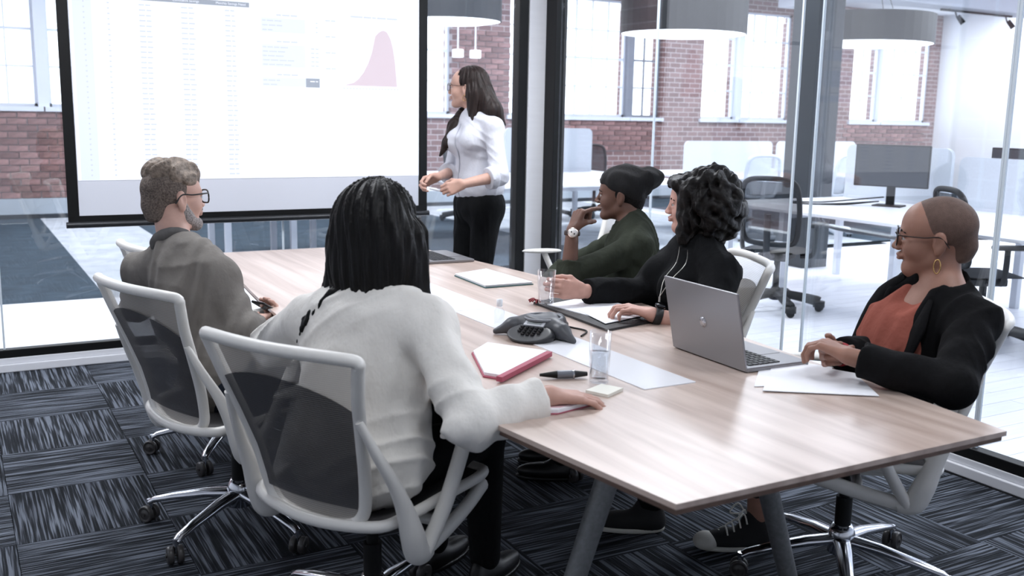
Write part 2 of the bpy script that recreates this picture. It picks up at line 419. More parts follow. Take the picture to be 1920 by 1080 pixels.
MB().box((13.2, 9.0, 3.5), (.45, 9, .24)).build('ceiling_beam', MATS['beam_paint'], ceil_o)
# whiteboard-like panel and upright post on the far white wall
MB().box((18.23, 11.2, 1.75), (.03, 1.5, .9)).build('wall_panel', mat('wall_panel_paint', (243, 245, 250), .4), bpy.data.objects['wall_office_right'])
# meeting room shell
wl = structure(MB().box((-1.9, 2.25, 1.42), (.12, 7.7, 2.84)).build('wall_left', WPAINT), 'white left wall of the meeting room')
structure(MB().box((.9, -1.65, 1.42), (5.6, .12, 2.84)).build('wall_rear', WPAINT), 'white rear wall of the meeting room')
structure(MB().box((.93, 2.2, 2.80), (5.6, 7.8, .1)).build('ceiling', mat('meeting_ceiling', (228, 229, 233), .85)), 'white meeting room ceiling')
# corner pillar and glass partition frames
structure(MB().box((3.585, 6.06, 1.375), (.19, .19, 2.75)).build('wall_pillar', PILLAR, None, .004), 'pale square corner pillar between two black door posts')
def kerb(name, c, along, length, inward):
    """white two-step skirting with a black channel that holds the glass"""
    a = MB(); d = (lambda l, w, h: (l, w, h)) if along == 'x' else (lambda l, w, h: (w, l, h))
    o = (lambda k, z: (c[0], c[1]+inward*k, z)) if along == 'x' else (lambda k, z: (c[0]+inward*k, c[1], z))
    a.box(o(.018, .022), d(length, .05, .044)); a.box(o(.0, .061), d(length, .056, .034))
    r = structure(a.build(name, WHITE, None, .004), 'white skirting under the glass partition')
    MB().box(o(-.004, .1), d(length, .06, .046)).build('glass_channel', BLACKM, r, .003)
    return r
kerb('baseboard_front', (.8, YW-.02, 0), 'x', 5.3, -1); kerb('baseboard_right', (XW-.01, 2.15, 0), 'y', 7.6, -1)
fr = MB(); fr.box((3.448, YW-.02, 1.43), (.07, .09, 2.62)); structure(fr.build('trim_1', BLACKM, None, .004), 'black upright frame left of the pillar')
fr = MB(); fr.box((XW+.005, 5.90, 1.43), (.09, .13, 2.62)); structure(fr.build('trim_2', BLACKM, None, .004), 'black upright frame right of the pillar')
structure(MB().box((.8, YW-.02, 2.72), (5.3, .08, .06)).build('trim_3', BLACKM), 'black head rail of the front glass'); structure(MB().box((XW, 2.15, 2.72), (.08, 7.4, .06)).build('trim_4', BLACKM), 'black head rail of the side glass')
gf = structure(empty('wall_front', (.8, YW, 0)), 'frameless glass partition behind the projection screen'); gs = structure(empty('wall_right', (XW, 2.1, 0)), 'frameless glass partition along the office')
JOINT = mat('glass_edge', (214, 224, 232), .25)
def pane(parent, x0, x1, y0, y1):
    o = MB().box(((x0+x1)/2, (y0+y1)/2, 1.406), (max(x1-x0, .010), max(y1-y0, .010), 2.57)).build('glass_pane', GLASS, parent); o.matrix_parent_inverse = parent.matrix_basis.inverted()
def joint(parent, x, y):
    o = MB().box((x, y, 1.406), (.011, .011, 2.57)).build('pane_joint', JOINT, parent); o.matrix_parent_inverse = parent.matrix_basis.inverted()
xs = [-1.83, .205, 1.78, 3.41]
for a, b in zip(xs, xs[1:]): pane(gf, a+.008, b-.008, YW-.02, YW-.02)
for x in xs[1:-1]: joint(gf, x, YW-.02)
ys = [5.835, 4.775, 3.632, 3.557, 2.49, 1.3, 0.0, -1.55]
for a, b in zip(ys, ys[1:]):
    if a != 3.632 and a != 3.557: pane(gs, XW, XW, b+.008, a-.008)
for y in ys[1:-1]:
    if y != 3.557: joint(gs, XW, y)
door = structure(empty('door_1', (XW, 2.49, 0), math.radians(-4.6)), 'frameless glass door standing slightly ajar in the side partition')
MB().box((0, .555, 1.406), (.010, 1.10, 2.55)).build('glass_pane', GLASS, door)
for y in (.012, 1.098): MB().box((0, y, 1.406), (.012, .011, 2.55)).build('pane_edge', JOINT, door)
# housings of the meeting room luminaires and of the added office fill panels
for i, (x, y) in enumerate(MEET_LAMPS):
    o = MB().box((x, y, 2.744), (1.2, .6, .012)).build('ceiling_panel', mat('lamp_frame', (235, 236, 240), .5)); tag(o, 'recessed white ceiling light panel above the conference table', 'ceiling light', 'meeting room ceiling panels')
for i, (x, y) in enumerate(OFFICE_FILL):
    o = MB().box((x, y, 3.585), (3.0, 1.2, .04)).build('ceiling_panel', MATS['lamp_frame']); tag(o, 'long white fill light panel added over the open office', 'ceiling light', 'added office fill panels')

# ================================================================ CONFERENCE TABLE
def wood_mat():
    m = bpy.data.materials.new('oak_veneer'); m.use_nodes = True; N = m.node_tree.nodes; L = m.node_tree.links; b = N['Principled BSDF']
    tc = N.new('ShaderNodeTexCoord'); mp = N.new('ShaderNodeMapping'); mp.inputs['Scale'].default_value = (16, 1.1, 4); L.new(tc.outputs['Object'], mp.inputs[0])
    n = N.new('ShaderNodeTexNoise'); n.inputs['Scale'].default_value = 1; n.inputs['Detail'].default_value = 6; n.inputs['Distortion'].default_value = .6; L.new(mp.outputs[0], n.inputs['Vector'])
    r = N.new('ShaderNodeValToRGB'); L.new(n.outputs[0], r.inputs[0]); e = r.color_ramp.elements
    e[0].position = .3; e[0].color = lin((172, 150, 138)); e[1].position = .7; e[1].color = lin((214, 195, 184))
    L.new(r.outputs[0], b.inputs['Base Color']); b.inputs['Roughness'].default_value = .34; b.inputs['Specular IOR Level'].default_value = .6; b.inputs['Coat Weight'].default_value = .55; b.inputs['Coat Roughness'].default_value = .27
    return m
OAK = wood_mat(); OAKEDGE = mat('oak_edge', (112, 88, 76), .5, noise=((30, 3, 30), .2))
TX, TY0, TY1, TZ = 1.652, 1.387, 5.027, .74
def half(y): t = abs((y-(TY0+TY1)/2)/((TY1-TY0)/2)); return .497+.182*(1-t**1.35)
yy = [TY0+(TY1-TY0)*i/36 for i in range(37)]
outline = [(TX+half(y), y) for y in yy]+[(TX-half(y), y) for y in reversed(yy)]
table = tag(empty('conference_table', (TX, 3.2, 0)), 'long boat-shaped oak conference table with white centre strip', 'table')
def ptab(o): o.parent = table; o.matrix_parent_inverse = table.matrix_basis.inverted(); return o
ptab(MB().prism(outline, TZ-.012, TZ).build('table_top', OAK, None))
edge = [(TX+(x-TX)*.988, 3.207+(y-3.207)*.996) for x, y in outline]
ptab(MB().prism(edge, TZ-.026, TZ-.0125).build('top_edge', OAKEDGE, None))
STRIPM = mat('white_strip', (232, 233, 238), .22)
for y0, y1 in ((2.05, 3.2), (3.205, 4.36)):
    ptab(MB().box((1.666, (y0+y1)/2, TZ+.001), (.176, y1-y0, .004)).build('cable_hatch', STRIPM, None, .001))
LEGM = mat('leg_paint', (122, 124, 126), .45, metal=.3, noise=((90, 90, 90), .15))
for y in (1.95, 4.46):
    for s in (-1, 1):
        ptab(MB().tube([(TX+s*.20, y, TZ-.03), (TX+s*.455, y, .0)], [.032, .026], 18).build('leg', LEGM, None))
    ptab(MB().box((TX, y, TZ-.045), (.62, .08, .028)).build('leg_rail', LEGM, None, .004))
ptab(MB().box((TX, 3.2, TZ-.055), (.07, 2.5, .04)).build('long_rail', LEGM, None, .004))

# ================================================================ PROJECTION SCREEN
YS = 5.95
SCRW = mat('screen_fabric', (226, 228, 237), .9)
PROJ = mat('projected_image', (170, 172, 178), .9, emis=((240, 244, 255), .74))
PTXT = mat('projected_text', (160, 164, 178), .9, emis=((215, 221, 244), .60))
PBLK = mat('projected_block', (165, 170, 182), .9, emis=((222, 232, 255), .70))
PHDR = mat('projected_header', (140, 146, 156), .9, emis=((176, 184, 198), .40))
PCHART = mat('projected_chart', (165, 158, 164), .9, emis=((224, 204, 214), .58))
scr = tag(empty('projection_screen', (1.64, YS, 0)), 'large pull-down projection screen showing a spreadsheet and a chart', 'projector screen')
def pscr(o): o.parent = scr; o.matrix_parent_inverse = scr.matrix_basis.inverted(); return o
pscr(MB().box((1.645, YS+.008, 1.67), (2.05, .004, 1.64)).build('fabric', SCRW))
pscr(MB().box((.590, YS+.006, 1.66), (.058, .006, 1.66)).build('side_border', BLACKM)); pscr(MB().box((2.700, YS+.006, 1.66), (.058, .006, 1.66)).build('side_border', BLACKM))
pscr(MB().box((1.645, YS+.004, .835), (2.168, .008, .036)).build('bottom_border', BLACKM))
pscr(MB().tube([(.55, YS, .803), (2.74, YS, .803)], .018, 14).build('weight_bar', mat('weight_bar_metal', (52, 53, 56), .35, .4)))
pscr(MB().tube([(.5, YS+.005, 2.56), (2.79, YS+.005, 2.56)], .05, 16).build('housing', BLACKM))
image = pscr(MB().box((1.646, YS+.004, 1.72), (2.046, .003, 1.345)).build('projected_picture', PROJ))
FY = YS+.0015
def flat(name, poly, m, dy=0):
    o = MB().add([(x, FY-dy, z) for x, z in poly], [tuple(range(len(poly)))]).build(name, m); o.parent = image; return o
def rect(name, x0, x1, z0, z1, m, dy=0): return flat(name, [(x0, z0), (x1, z0), (x1, z1), (x0, z1)], m, dy)
rect('table_header', .65, 1.591, 2.035, 2.062, PHDR); rect('row_number_column', .64, .735, 1.05, 2.39, PBLK)
def words(name, x0, z, widths, h=.0075, m=PTXT, gap=.006):
    b = MB(); x = x0
    for w in widths:
        b.add([(x, FY-.0006, z), (x+w, FY-.0006, z), (x+w, FY-.0006, z+h), (x, FY-.0006, z+h)], [(0, 1, 2, 3)]); x += w+gap
    o = b.build(name, m); o.parent = image; o['kind'] = 'stuff'; return o
rg = random.Random(3)
for k in range(34):
    z = 2.006-k*.0283
    b = MB()
    for x0, ws in ((.692, (.008,)), (.815, (.012,)), (.98, (.03, .026)), (1.205, (.034, .03)), (1.45, (.03, .02))):
        x = x0
        for w in ws:
            w *= rg.uniform(.85, 1.15); b.add([(x, FY-.0006, z), (x+w, FY-.0006, z), (x+w, FY-.0006, z+.008), (x, FY-.0006, z+.008)], [(0, 1, 2, 3)]); x += w+.006
    o = b.build('spreadsheet_row', PTXT); o.parent = image; o['kind'] = 'stuff'
for x0, x1, z0, z1, n in ((1.659, 1.924, 1.904, 1.985, 3), (1.659, 1.922, 1.705, 1.833, 5), (1.658, 1.923, 1.591, 1.641, 2)):
    rect('input_block', x0, x1, z0, z1, PBLK)
    for k in range(n):
        z = z1-.019-k*(z1-z0)/n*.98; words('input_line', x0+.006, z, [rg.uniform(.02, .05) for _ in range(rg.choice((2, 3, 4)))])
        if n > 2: words('input_value', 1.958 if n > 3 else 1.99, z, (.022, .02) if n > 3 else (.012,))
    words('block_title', x0+.09, z1+.014, (.03, .045, .04), .009)
rect('result_box', 1.924, 2.01, 1.590, 1.643, PHDR); words('result_value', 1.95, 1.622, (.03, .014), .006, PROJ)
flat('area_chart', [(2.164, 1.610), (2.227, 1.625), (2.26, 1.650), (2.293, 1.689), (2.327, 1.752), (2.35, 1.814), (2.372, 1.914), (2.395, 1.937), (2.412, 1.947), (2.426, 1.95), (2.44, 1.947), (2.451, 1.94), (2.473, 1.904), (2.49, 1.846), (2.504, 1.759), (2.518, 1.609)], PCHART)
words('chart_title', 2.21, 2.018, (.08, .05, .025, .06, .07), .010)
for k in range(4): words('axis_value', 2.05, 1.985-k*.0945, (.03, .028), .008)
words('axis_years', 2.16, 1.588, [.011]*18, .007, PTXT, .010)
def text_mesh(name, body, x, z, size, m, parent):
    cu = bpy.data.curves.new(name, 'FONT'); cu.body = body; cu.size = size; t = bpy.data.objects.new(name, cu); COL.objects.link(t)
    bpy.context.view_layer.update(); me = bpy.data.meshes.new_from_object(t.evaluated_get(bpy.context.evaluated_depsgraph_get())); bpy.data.objects.remove(t)
    me.materials.clear(); me.materials.append(m); o = link(name, me, None, parent); o.matrix_world = Matrix.Translation((x, FY-.0012, z)) @ Matrix.Rotation(math.pi/2, 4, 'X'); return o
text_mesh('header_text', 'Cumulative Savings', 1.16, 2.043, .019, PROJ, image); text_mesh('header_text', 'Monthly Savings Need', 1.40, 2.043, .019, PROJ, image)

# ================================================================ WHITE MESH CONFERENCE CHAIRS
def star_base(root, leg_m, wheel_m, z_hub=.13, r=.33, pol=True):
    b = MB(); b.lathe([(.030, .075), (.042, .08), (.042, .15), (.030, .175), (.0, .175)], n=20)
    for k in range(5):
        a = 2*math.pi*k/5; c, s = math.cos(a), math.sin(a)
        P = [(c*d, s*d, z) for d, z in ((.02, .125), (.12, .118), (.24, .098), (.31, .083), (r, .072))]
        b.tube(P, [.030, .027, .022, .018, .015], 10, flat=.62 if pol else .8)
        b.cyl((c*r, s*r, .082), (c*r, s*r, .035), .010, .010, 10)
    base = b.build('star_base', leg_m, root)
    w = MB()
    for sx in (-1, 1):
        M = Matrix.Rotation(math.pi/2, 3, 'Y')
        w.lathe([(.0, -.010), (.013, -.010), (.016, -.007), (.023, -.007), (.026, -.010), (.029, -.008), (.030, 0), (.029, .008), (.026, .010), (.0, .010)], (sx*.0155, 0, .0302), 18, M)
    w.cyl((-.03, 0, .0302), (.03, 0, .0302), .006)
    me = w.mesh('caster'); me.materials.append(wheel_m)
    for k in range(5):
        a = 2*math.pi*k/5; o = link('caster', me, None, base); o.location = (math.cos(a)*(r+.004), math.sin(a)*(r+.004), 0); o.rotation_euler = (0, 0, a+1.2*(k-2)+.5)
    return base
BACK = [(0, -.392, .905), (.12, -.386, .906), (.215, -.366, .904), (.252, -.345, .896), (.247, -.335, .868), (.226, -.312, .79), (.204, -.276, .69), (.184, -.243, .59), (.172, -.226, .51), (.160, -.220, .465), (.13, -.222, .436), (.07, -.230, .424), (0, -.234, .421)]
def back_prof(v):
    """right edge of the back at height parameter v (0 bottom .. 1 top)"""
    E = [(.158, -.222, .440), (.172, -.228, .51), (.184, -.245, .59), (.204, -.278, .69), (.226, -.314, .79), (.243, -.337, .868), (.246, -.352, .90)]
    t = v*(len(E)-1); i = min(int(t), len(E)-2); f = t-i
    return [E[i][k]*(1-f)+E[i+1][k]*f for k in range(3)]
def chair_white():
    root = empty('conference_chair')
    base = star_base(root, ALU, mat('caster_wheel', (62, 60, 60), .35))
    g = MB(); g.cyl((0, 0, .16), (0, 0, .27), .026, .026, 18); g.cyl((0, 0, .26), (0, 0, .385), .017, .017, 14); g.build('gas_post', BLACKM, root)
    MB().box((0, -.02, .388), (.16, .22, .04)).build('tilt_mechanism', CHAIRW, root, .012)
    # seat
    loop = smooth_path([(0, .25, .452), (.17, .245, .456), (.238, .19, .464), (.245, 0, .462), (.235, -.15, .452), (.19, -.222, .440), (0, -.252, .428), (-.19, -.222, .440), (-.235, -.15, .452), (-.245, 0, .462), (-.238, .19, .464), (-.17, .245, .456)], 5, True)
    MB().tube(loop, .0155, 10, True).build('seat_frame', CHAIRW, root)
    n = len(loop); V = [tuple(p) for p in loop]+[(p.x*.55, p.y*.55, p.z-.014) for p in loop]+[(0, 0, .436)]
    F = [(i, (i+1) % n, n+(i+1) % n, n+i) for i in range(n)]+[(n+i, n+(i+1) % n, 2*n) for i in range(n)]
    b = MB(); b.add(V, F, True); b.add([(x, y, z-.012) for x, y, z in V], [f[::-1] for f in F], True); b.build('seat_mesh', SEATM, root)
    # back
    full = BACK+[(-x, y, z) for x, y, z in BACK[-2:0:-1]]
    MB().tube(smooth_path(full, 5, True), .0165, 12, True).build('back_frame', CHAIRW, root)
    def sheet(v0, v1, inset, dy, arch=0):
        def fn(u, v):
            a = 2*u-1; vv = v0+(v1-v0)*v*(1-arch*(a*a*.5+.1*a)); x, y, z = back_prof(vv)
            return (a*(x-inset), y-dy-.028*(1-a*a)*(.5+.5*vv), z)
        return fn
    MB().grid(sheet(.0, 1, .004, 0), 16, 20).build('back_mesh', CHAIRMESH, root)
    MB().grid(sheet(.10, .74, .012, .009, .30), 16, 14).build('lumbar_panel', CHAIRDARK, root)
    for s in (-1, 1):
        # link from the back down to the seat carrier, carrier rails, armrest
        L = [(s*.222, -.305, .74), (s*.240, -.270, .66), (s*.262, -.225, .57), (s*.270, -.190, .49), (s*.272, -.165, .42), (s*.268, -.140, .365), (s*.262, -.095, .352)]
        MB().tube(smooth_path(L, 6), [r for a_, b_ in zip((.010, .013, .017, .024, .032, .034), (.013, .017, .024, .032, .034, .024)) for r in [a_+(b_-a_)*i/6 for i in range(6)]]+[.024], 14, up=(1, 0, 0)).build('back_link', CHAIRW, root)
        MB().tube(smooth_path([(s*.266, -.13, .352), (s*.262, -.02, .375), (s*.252, .10, .405), (s*.235, .20, .432)], 5), .017, 10, flat=1.3).build('carrier_rail', CHAIRW, root)
        MB().tube(smooth_path([(s*.255, .02, .385), (s*.15, .0, .385), (s*.04, .0, .388)], 4), .016, 10).build('carrier_brace', CHAIRW, root)
        MB().tube(smooth_path([(s*.276, -.12, .36), (s*.290, -.06, .46), (s*.296, -.01, .56), (s*.298, .03, .645)], 6), .0175, 12, up=(1, 0, 0), flat=1.2).build('arm_post', CHAIRW, root)
        organic('armrest', [el((s*.296, .045, .655), (.036, .125, .014), k=.02)], CHAIRW, root, .007)
    return root
proto = chair_white(); USED = [False]
def place_chair(x, y, yaw, star, label):
    o = proto if not USED[0] else copy_tree(proto)
    USED[0] = True
    o.location = (x, y, 0); rz = -math.radians(yaw); o.rotation_euler = (0, 0, rz)
    for c in o.children:
        if c.name.startswith('star_base'): c.rotation_euler = (0, 0, math.radians(star)-rz)
    return tag(o, label, 'chair', 'white mesh conference chairs')
place_chair(.965, 2.46, 62, 42, 'white mesh office chair in the foreground under the person in the cream shirt')
place_chair(.82, 3.36, 72, 146, 'white mesh office chair under the man in the grey shirt')
place_chair(1.0, 4.19, 78, 165, 'empty white mesh chair at the far left of the table, beyond the grey-shirted man')
place_chair(2.44, 3.09, -65, 20, 'white mesh office chair under the curly-haired person in black')
place_chair(2.66, 3.75, -52, 50, 'white mesh office chair under the man in the dark cap')
place_chair(2.44, 2.10, -52, 155, 'white mesh office chair at the near right corner under the person in the black blazer')
place_chair(3.02, 4.72, -75, 10, 'empty white mesh chair by the pillar, beyond the man in the cap')

# ================================================================ THINGS ON THE TABLE
ZT = TZ+.0005
def slab(name, px, z0, th, m, label=None, cat=None, parent=None):
    o = MB().prism([(p[0], p[1]) for p in px], z0, z0+th).build(name, m, None)
    if parent is not None: o.parent = parent; o.matrix_parent_inverse = parent.matrix_basis.inverted()
    if label: tag(o, label, cat)
    return o
def ccw(q):
    a = sum(q[i][0]*q[(i+1) % len(q)][1]-q[(i+1) % len(q)][0]*q[i][1] for i in range(len(q))); return q if a > 0 else q[::-1]
def lerp(a, b, t): return tuple(x+(y-x)*t for x, y in zip(a, b))
KEY = mat('laptop_key', (34, 35, 38), .5); LAPM = mat('laptop_aluminium', (138, 137, 140), .36, .7); LAPS = mat('laptop_screen', (18, 19, 22), .15)
def laptop(loc, yaw, tilt, label, w=.345, d=.235):
    """hinge at the local origin, base towards +y, lid leaning back to -y"""
    r = tag(empty('laptop', loc, -math.radians(yaw)), label, 'laptop')
    MB().box((0, d/2, .0075), (w, d, .013)).build('laptop_base', LAPM, r, .003)
    b = MB(); b.box((0, d*.36, .0143), (w*.88, d*.48, .001)); kb = b.build('keyboard', mat('key_well', (60, 61, 65), .5), r)
    me = MB().box((0, 0, 0), (.0155, .0155, .002)).mesh('key'); me.materials.append(KEY)
    for j in range(6):
        for i in range(15):
            k = link('key', me, None, kb); k.location = (-w*.41+i*w*.82/14, d*.15+j*d*.085, .0155)
    MB().box((0, d*.79, .0143), (w*.34, d*.33, .001)).build('trackpad', LAPM, r)
    M = Matrix.Rotation(math.radians(tilt), 3, 'X')
    lid = MB().box(M @ Vector((0, 0, d/2+.004)), (w, .008, d), M=M).build('lid', LAPM, r, .0025)
    MB().box(M @ Vector((0, .0046, d/2+.006)), (w*.96, .001, d*.92), M=M).build('display', LAPS, lid)
    M2 = M; e = MB().lathe([(.016, 0), (.016, .0008), (0, .0008)], M @ Vector((0, -.0042, d*.52)), 20, M @ Matrix.Rotation(math.pi/2, 3, 'X')).build('lid_emblem', mat('emblem_polish', (176, 176, 180), .15, .9), lid)
    return r
laptop((1.958, 2.235, ZT), 92, 12, 'open silver laptop seen from behind its lid at the near right of the table')
laptop((1.985, 4.45, ZT), 92, 18, 'open silver laptop at the far end of the table beside the standing woman')
# magazines
q = ccw([(1.933,3.921,0.740), (1.914,3.590,0.740), (2.146,3.589,0.740), (2.136,3.999,0.740)])
mg = tag(empty('brochure', (q[0][0], q[0][1], ZT)), 'folded white brochure with teal edges lying on the far part of the table', 'brochure')
slab('back_cover', q, ZT, .004, mat('teal_card', (70, 104, 106), .6), parent=mg); slab('inner_pages', [lerp(p, q[(i+2) % 4], .02) for i, p in enumerate(q)], ZT+.004, .006, PAPER, parent=mg)
slab('front_cover', [lerp(p, q[(i+2) % 4], .01) for i, p in enumerate(q)], ZT+.010, .002, mat('glossy_paper', (238, 240, 246), .3, noise=((14, 14, 14), .06)), parent=mg)
# red folder with papers
q = ccw([(1.343,2.602,0.740), (1.440,2.688,0.740), (1.558,2.502,0.740), (1.276,2.304,0.740), (1.249,2.348,0.740)])
RED = mat('dusky_red_card', (168, 78, 98), .6)
fo = tag(empty('document_folder', (q[0][0], q[0][1], ZT)), 'red document folder full of white papers beside the conference phone', 'folder')
slab('folder_cover', q, ZT, .004, RED, parent=fo)
slab('paper_stack', [lerp(p, (1.388,2.480,0.740), .06) for p in q], ZT+.004, .008, PAPER, parent=fo)
MB().box(lerp((1.260,2.275,0.752), (1.536,2.466,0.752), .5), (.018, math.dist((1.260,2.275,0.752), (1.536,2.466,0.752)), .014), rz=math.atan2((1.540,2.473,0.750)[1]-(1.263,2.282,0.750)[1], (1.540,2.473,0.750)[0]-(1.263,2.282,0.750)[0])-math.pi/2).build('folder_flap', RED, fo).matrix_parent_inverse = fo.matrix_basis.inverted()
q = ccw([(1.208,1.986,0.740), (1.397,2.101,0.740), (1.402,1.997,0.740), (1.251,1.965,0.740)])
bk = tag(empty('notebook', (q[0][0], q[0][1], ZT)), 'small red-edged notebook under the hand of the person in the cream shirt', 'notebook')
slab('back_cover', q, ZT, .003, RED, parent=bk); slab('page_block', [lerp(p, (1.313,2.014,0.740), .05) for p in q], ZT+.003, .009, PAPER, parent=bk); slab('front_cover', [lerp(p, (1.313,2.014,0.740), .25) for p in q], ZT+.012, .002, mat('pink_card', (226, 190, 196), .6), parent=bk)
slab('sticky_note_pad', ccw([(1.420,2.095,0.740), (1.494,2.129,0.740), (1.522,2.069,0.740), (1.448,2.033,0.740)]), ZT, .008, mat('cream_paper', (236, 234, 224), .8), 'small cream sticky note pad in front of the water glass', 'note pad')
# fountain pen / marker
pn = tag(empty('marker_pen', (1.446,2.249,0.752)), 'thick black and grey marker pen lying beside the red folder', 'pen')
a, b_ = Vector((1.382,2.266,0.752)), Vector((1.508,2.220,0.752)); o_ = Vector(pn.location)
def pen_part(name, t0, t1, r0, r1, m):
    o = MB().cyl(a.lerp(b_, t0)-o_, a.lerp(b_, t1)-o_, r0, r1, 14).build(name, m, pn)
pen_part('cap', 0, .36, .004, .0105, BLACKM); pen_part('barrel', .36, .7, .0112, .0112, mat('pen_grey', (120, 124, 132), .35, .4)); pen_part('tail', .7, 1, .0112, .006, RUBBER); pen_part('band', .69, .72, .0118, .0118, ALU)
# leather portfolio
q = ccw([(1.925,3.216,0.740), (2.187,3.311,0.740), (2.245,2.766,0.740), (1.901,2.689,0.740)])
LEA = mat('black_leather', (26, 26, 29), .5, bump=((220, 220, 220), .4))
pf = tag(empty('portfolio', (q[0][0], q[0][1], ZT)), 'open black leather portfolio with white sheets in front of the curly-haired person', 'portfolio')
slab('cover', q, ZT, .008, LEA, parent=pf)
slab('sheet', ccw([(1.941,3.141,0.748), (2.134,3.199,0.748), (2.174,2.969,0.748), (1.970,2.888,0.748)]), ZT+.008, .003, PAPER, parent=pf)
slab('sheet', ccw([(1.983,2.988,0.750), (2.192,3.137,0.750), (2.216,2.830,0.750), (1.939,2.753,0.750)]), ZT+.011, .002, PAPER, parent=pf)
# red ribbon tassel at the portfolio corner
tz = MB(); c0 = Vector((1.935,3.202,0.750))
for k in range(6):
    aa = 2.2+k*.45; tz.tube(smooth_path([c0, c0+Vector((math.cos(aa)*.018, math.sin(aa)*.018, .012)), c0+Vector((math.cos(aa)*.035, math.sin(aa)*.035, .002+.004*(k % 2)))], 4), .0032, 6)
tag(tz.build('ribbon_tassel', mat('dark_red_ribbon', (128, 44, 50), .7)), 'small dark red ribbon tassel at the corner of the black portfolio', 'tassel')
# papers in front of the near-right person
for i, (qq, lb) in enumerate((([(1.869,1.944,0.740), (2.142,2.199,0.740), (2.228,2.002,0.740), (2.082,1.866,0.740)], 'lower white sheet of the loose papers by the near laptop'), ([(1.856,1.898,0.740), (2.136,2.143,0.740), (2.230,1.920,0.740), (2.102,1.723,0.740)], 'upper white printed sheet of the loose papers by the near laptop'))):
    slab('paper_sheet', ccw(qq), ZT+i*.0022, .002, PAPER, lb, 'paper sheet')
# tumblers
def tumbler(loc, r0, r1, h, label, water=0):
    t = tag(empty('drinking_glass', loc), label, 'glass')
    MB().lathe([(0, .0), (r0*.92, 0), (r0, .004), (r1, h), (r1-.0022, h), (r0-.0025, .012), (0, .012)], n=32).build('glass_wall', DRINKGLASS, t)
    if water: MB().lathe([(0, .013), (r0-.003, .013), (r0+(r1-r0)*water-.0028, h*water), (0, h*water)], n=32).build('water', glass('water', (.93, .95, .965), 1.2, .03, 1.33), t)
    return t
tumbler((1.513,2.169,0.741), .027, .030, .142, 'tall tumbler of water standing beside the conference phone', .6)
bt = tag(empty('sanitiser_bottle', (1.620,2.933,0.741)), 'small clear pump bottle standing on the white table strip', 'bottle')
MB().lathe([(0, 0), (.017, 0), (.018, .004), (.018, .05), (.010, .062), (.010, .066), (0, .066)], n=20).build('bottle_body', DRINKGLASS, bt); MB().lathe([(0, .066), (.0105, .066), (.0105, .09), (.0, .092)], n=16).build('bottle_cap', mat('white_cap', (238, 240, 245), .4), bt)
# conference phone
ph = tag(empty('conference_phone', (1.675, 2.735, ZT)), 'dark grey three-legged conference phone with keypad in the middle of the table', 'phone')
PHM = mat('phone_plastic', (70, 72, 77), .42); PHD = mat('phone_dark', (38, 39, 43), .4)
def dirv(a): return np.array((math.cos(math.radians(a)), math.sin(math.radians(a)), 0))
Q = [el((0, 0, .034), (.075, .075, .030), k=.02)]
for a_ in (150, 278, 28): Q += [rc(dirv(a_)*.03+(0, 0, .042), dirv(a_)*.10+(0, 0, .030), .034, .026, .02), rc(dirv(a_)*.10+(0, 0, .030), dirv(a_)*.155+(0, 0, .010), .024, .010, .015)]
Q += [el((0, 0, .088), (.062, .062, .028), k=.008, s=-1), cut((0, 0, .0), (0, 0, -1), .003)]
bo = link('phone_body', sdf_mesh('phone_body', Q, .004), PHM, ph)
MB().tube([(.062*math.cos(t), .062*math.sin(t), .0605) for t in [i*2*math.pi/32 for i in range(32)]], .0045, 8, True).build('speaker_rim', mat('phone_rim', (118, 120, 126), .35), ph)
MB().lathe([(0, .052), (.058, .058), (.058, .0585), (0, .0535)], n=28).build('speaker_grille', PHD, ph)
kd = dirv(214); kt = np.array((-kd[1], kd[0], 0)); kM = Matrix(((kt[0], kd[0], 0), (kt[1], kd[1], 0), (0, 0, 1)))
Q = [el(tuple(kd*.088+(0, 0, .018)), (.080, .070, .034), np.array((kt, kd, (0, 0, 1))), .02), cut((0, 0, 0), (0, 0, -1), .003)]
Q += [cut(tuple(kd*.088+(0, 0, .036)), tuple(kd*.42+(0, 0, 1)), .004)]
kp = link('keypad_panel', sdf_mesh('keypad_panel', Q, .0035), PHD, ph)
tl = kM @ Matrix.Rotation(-.40, 3, 'X')
def onpad(u, v, z): return Vector(tuple(kd*.088+(0, 0, .036)))+tl @ Vector((u, v, z))
MB().box(onpad(0, -.032, .0015), (.07, .034, .006), M=tl).build('display_bezel', mat('phone_silver', (188, 190, 196), .3), kp)
MB().box(onpad(0, -.032, .005), (.050, .019, .001), M=tl).build('display', mat('lcd', (150, 156, 158), .2), kp)
kme = MB().box((0, 0, 0), (.0115, .0082, .005)).mesh('key'); kme.materials.append(mat('phone_key', (24, 24, 27), .4))
for j in range(4):
    for i in range(5 if j < 3 else 3):
        k = link('key', kme, None, kp); k.location = onpad(-.034+i*.017 if j < 3 else -.017+i*.017, -.006+j*.0125, .002); k.rotation_euler = tl.to_euler()
MB().tube(smooth_path([(.09, .10, .02), (.14, .06, .004), (.16, -.02, .0035), (.10, -.08, .0035)], 6), .003, 6).build('cable', BLACKM, ph)

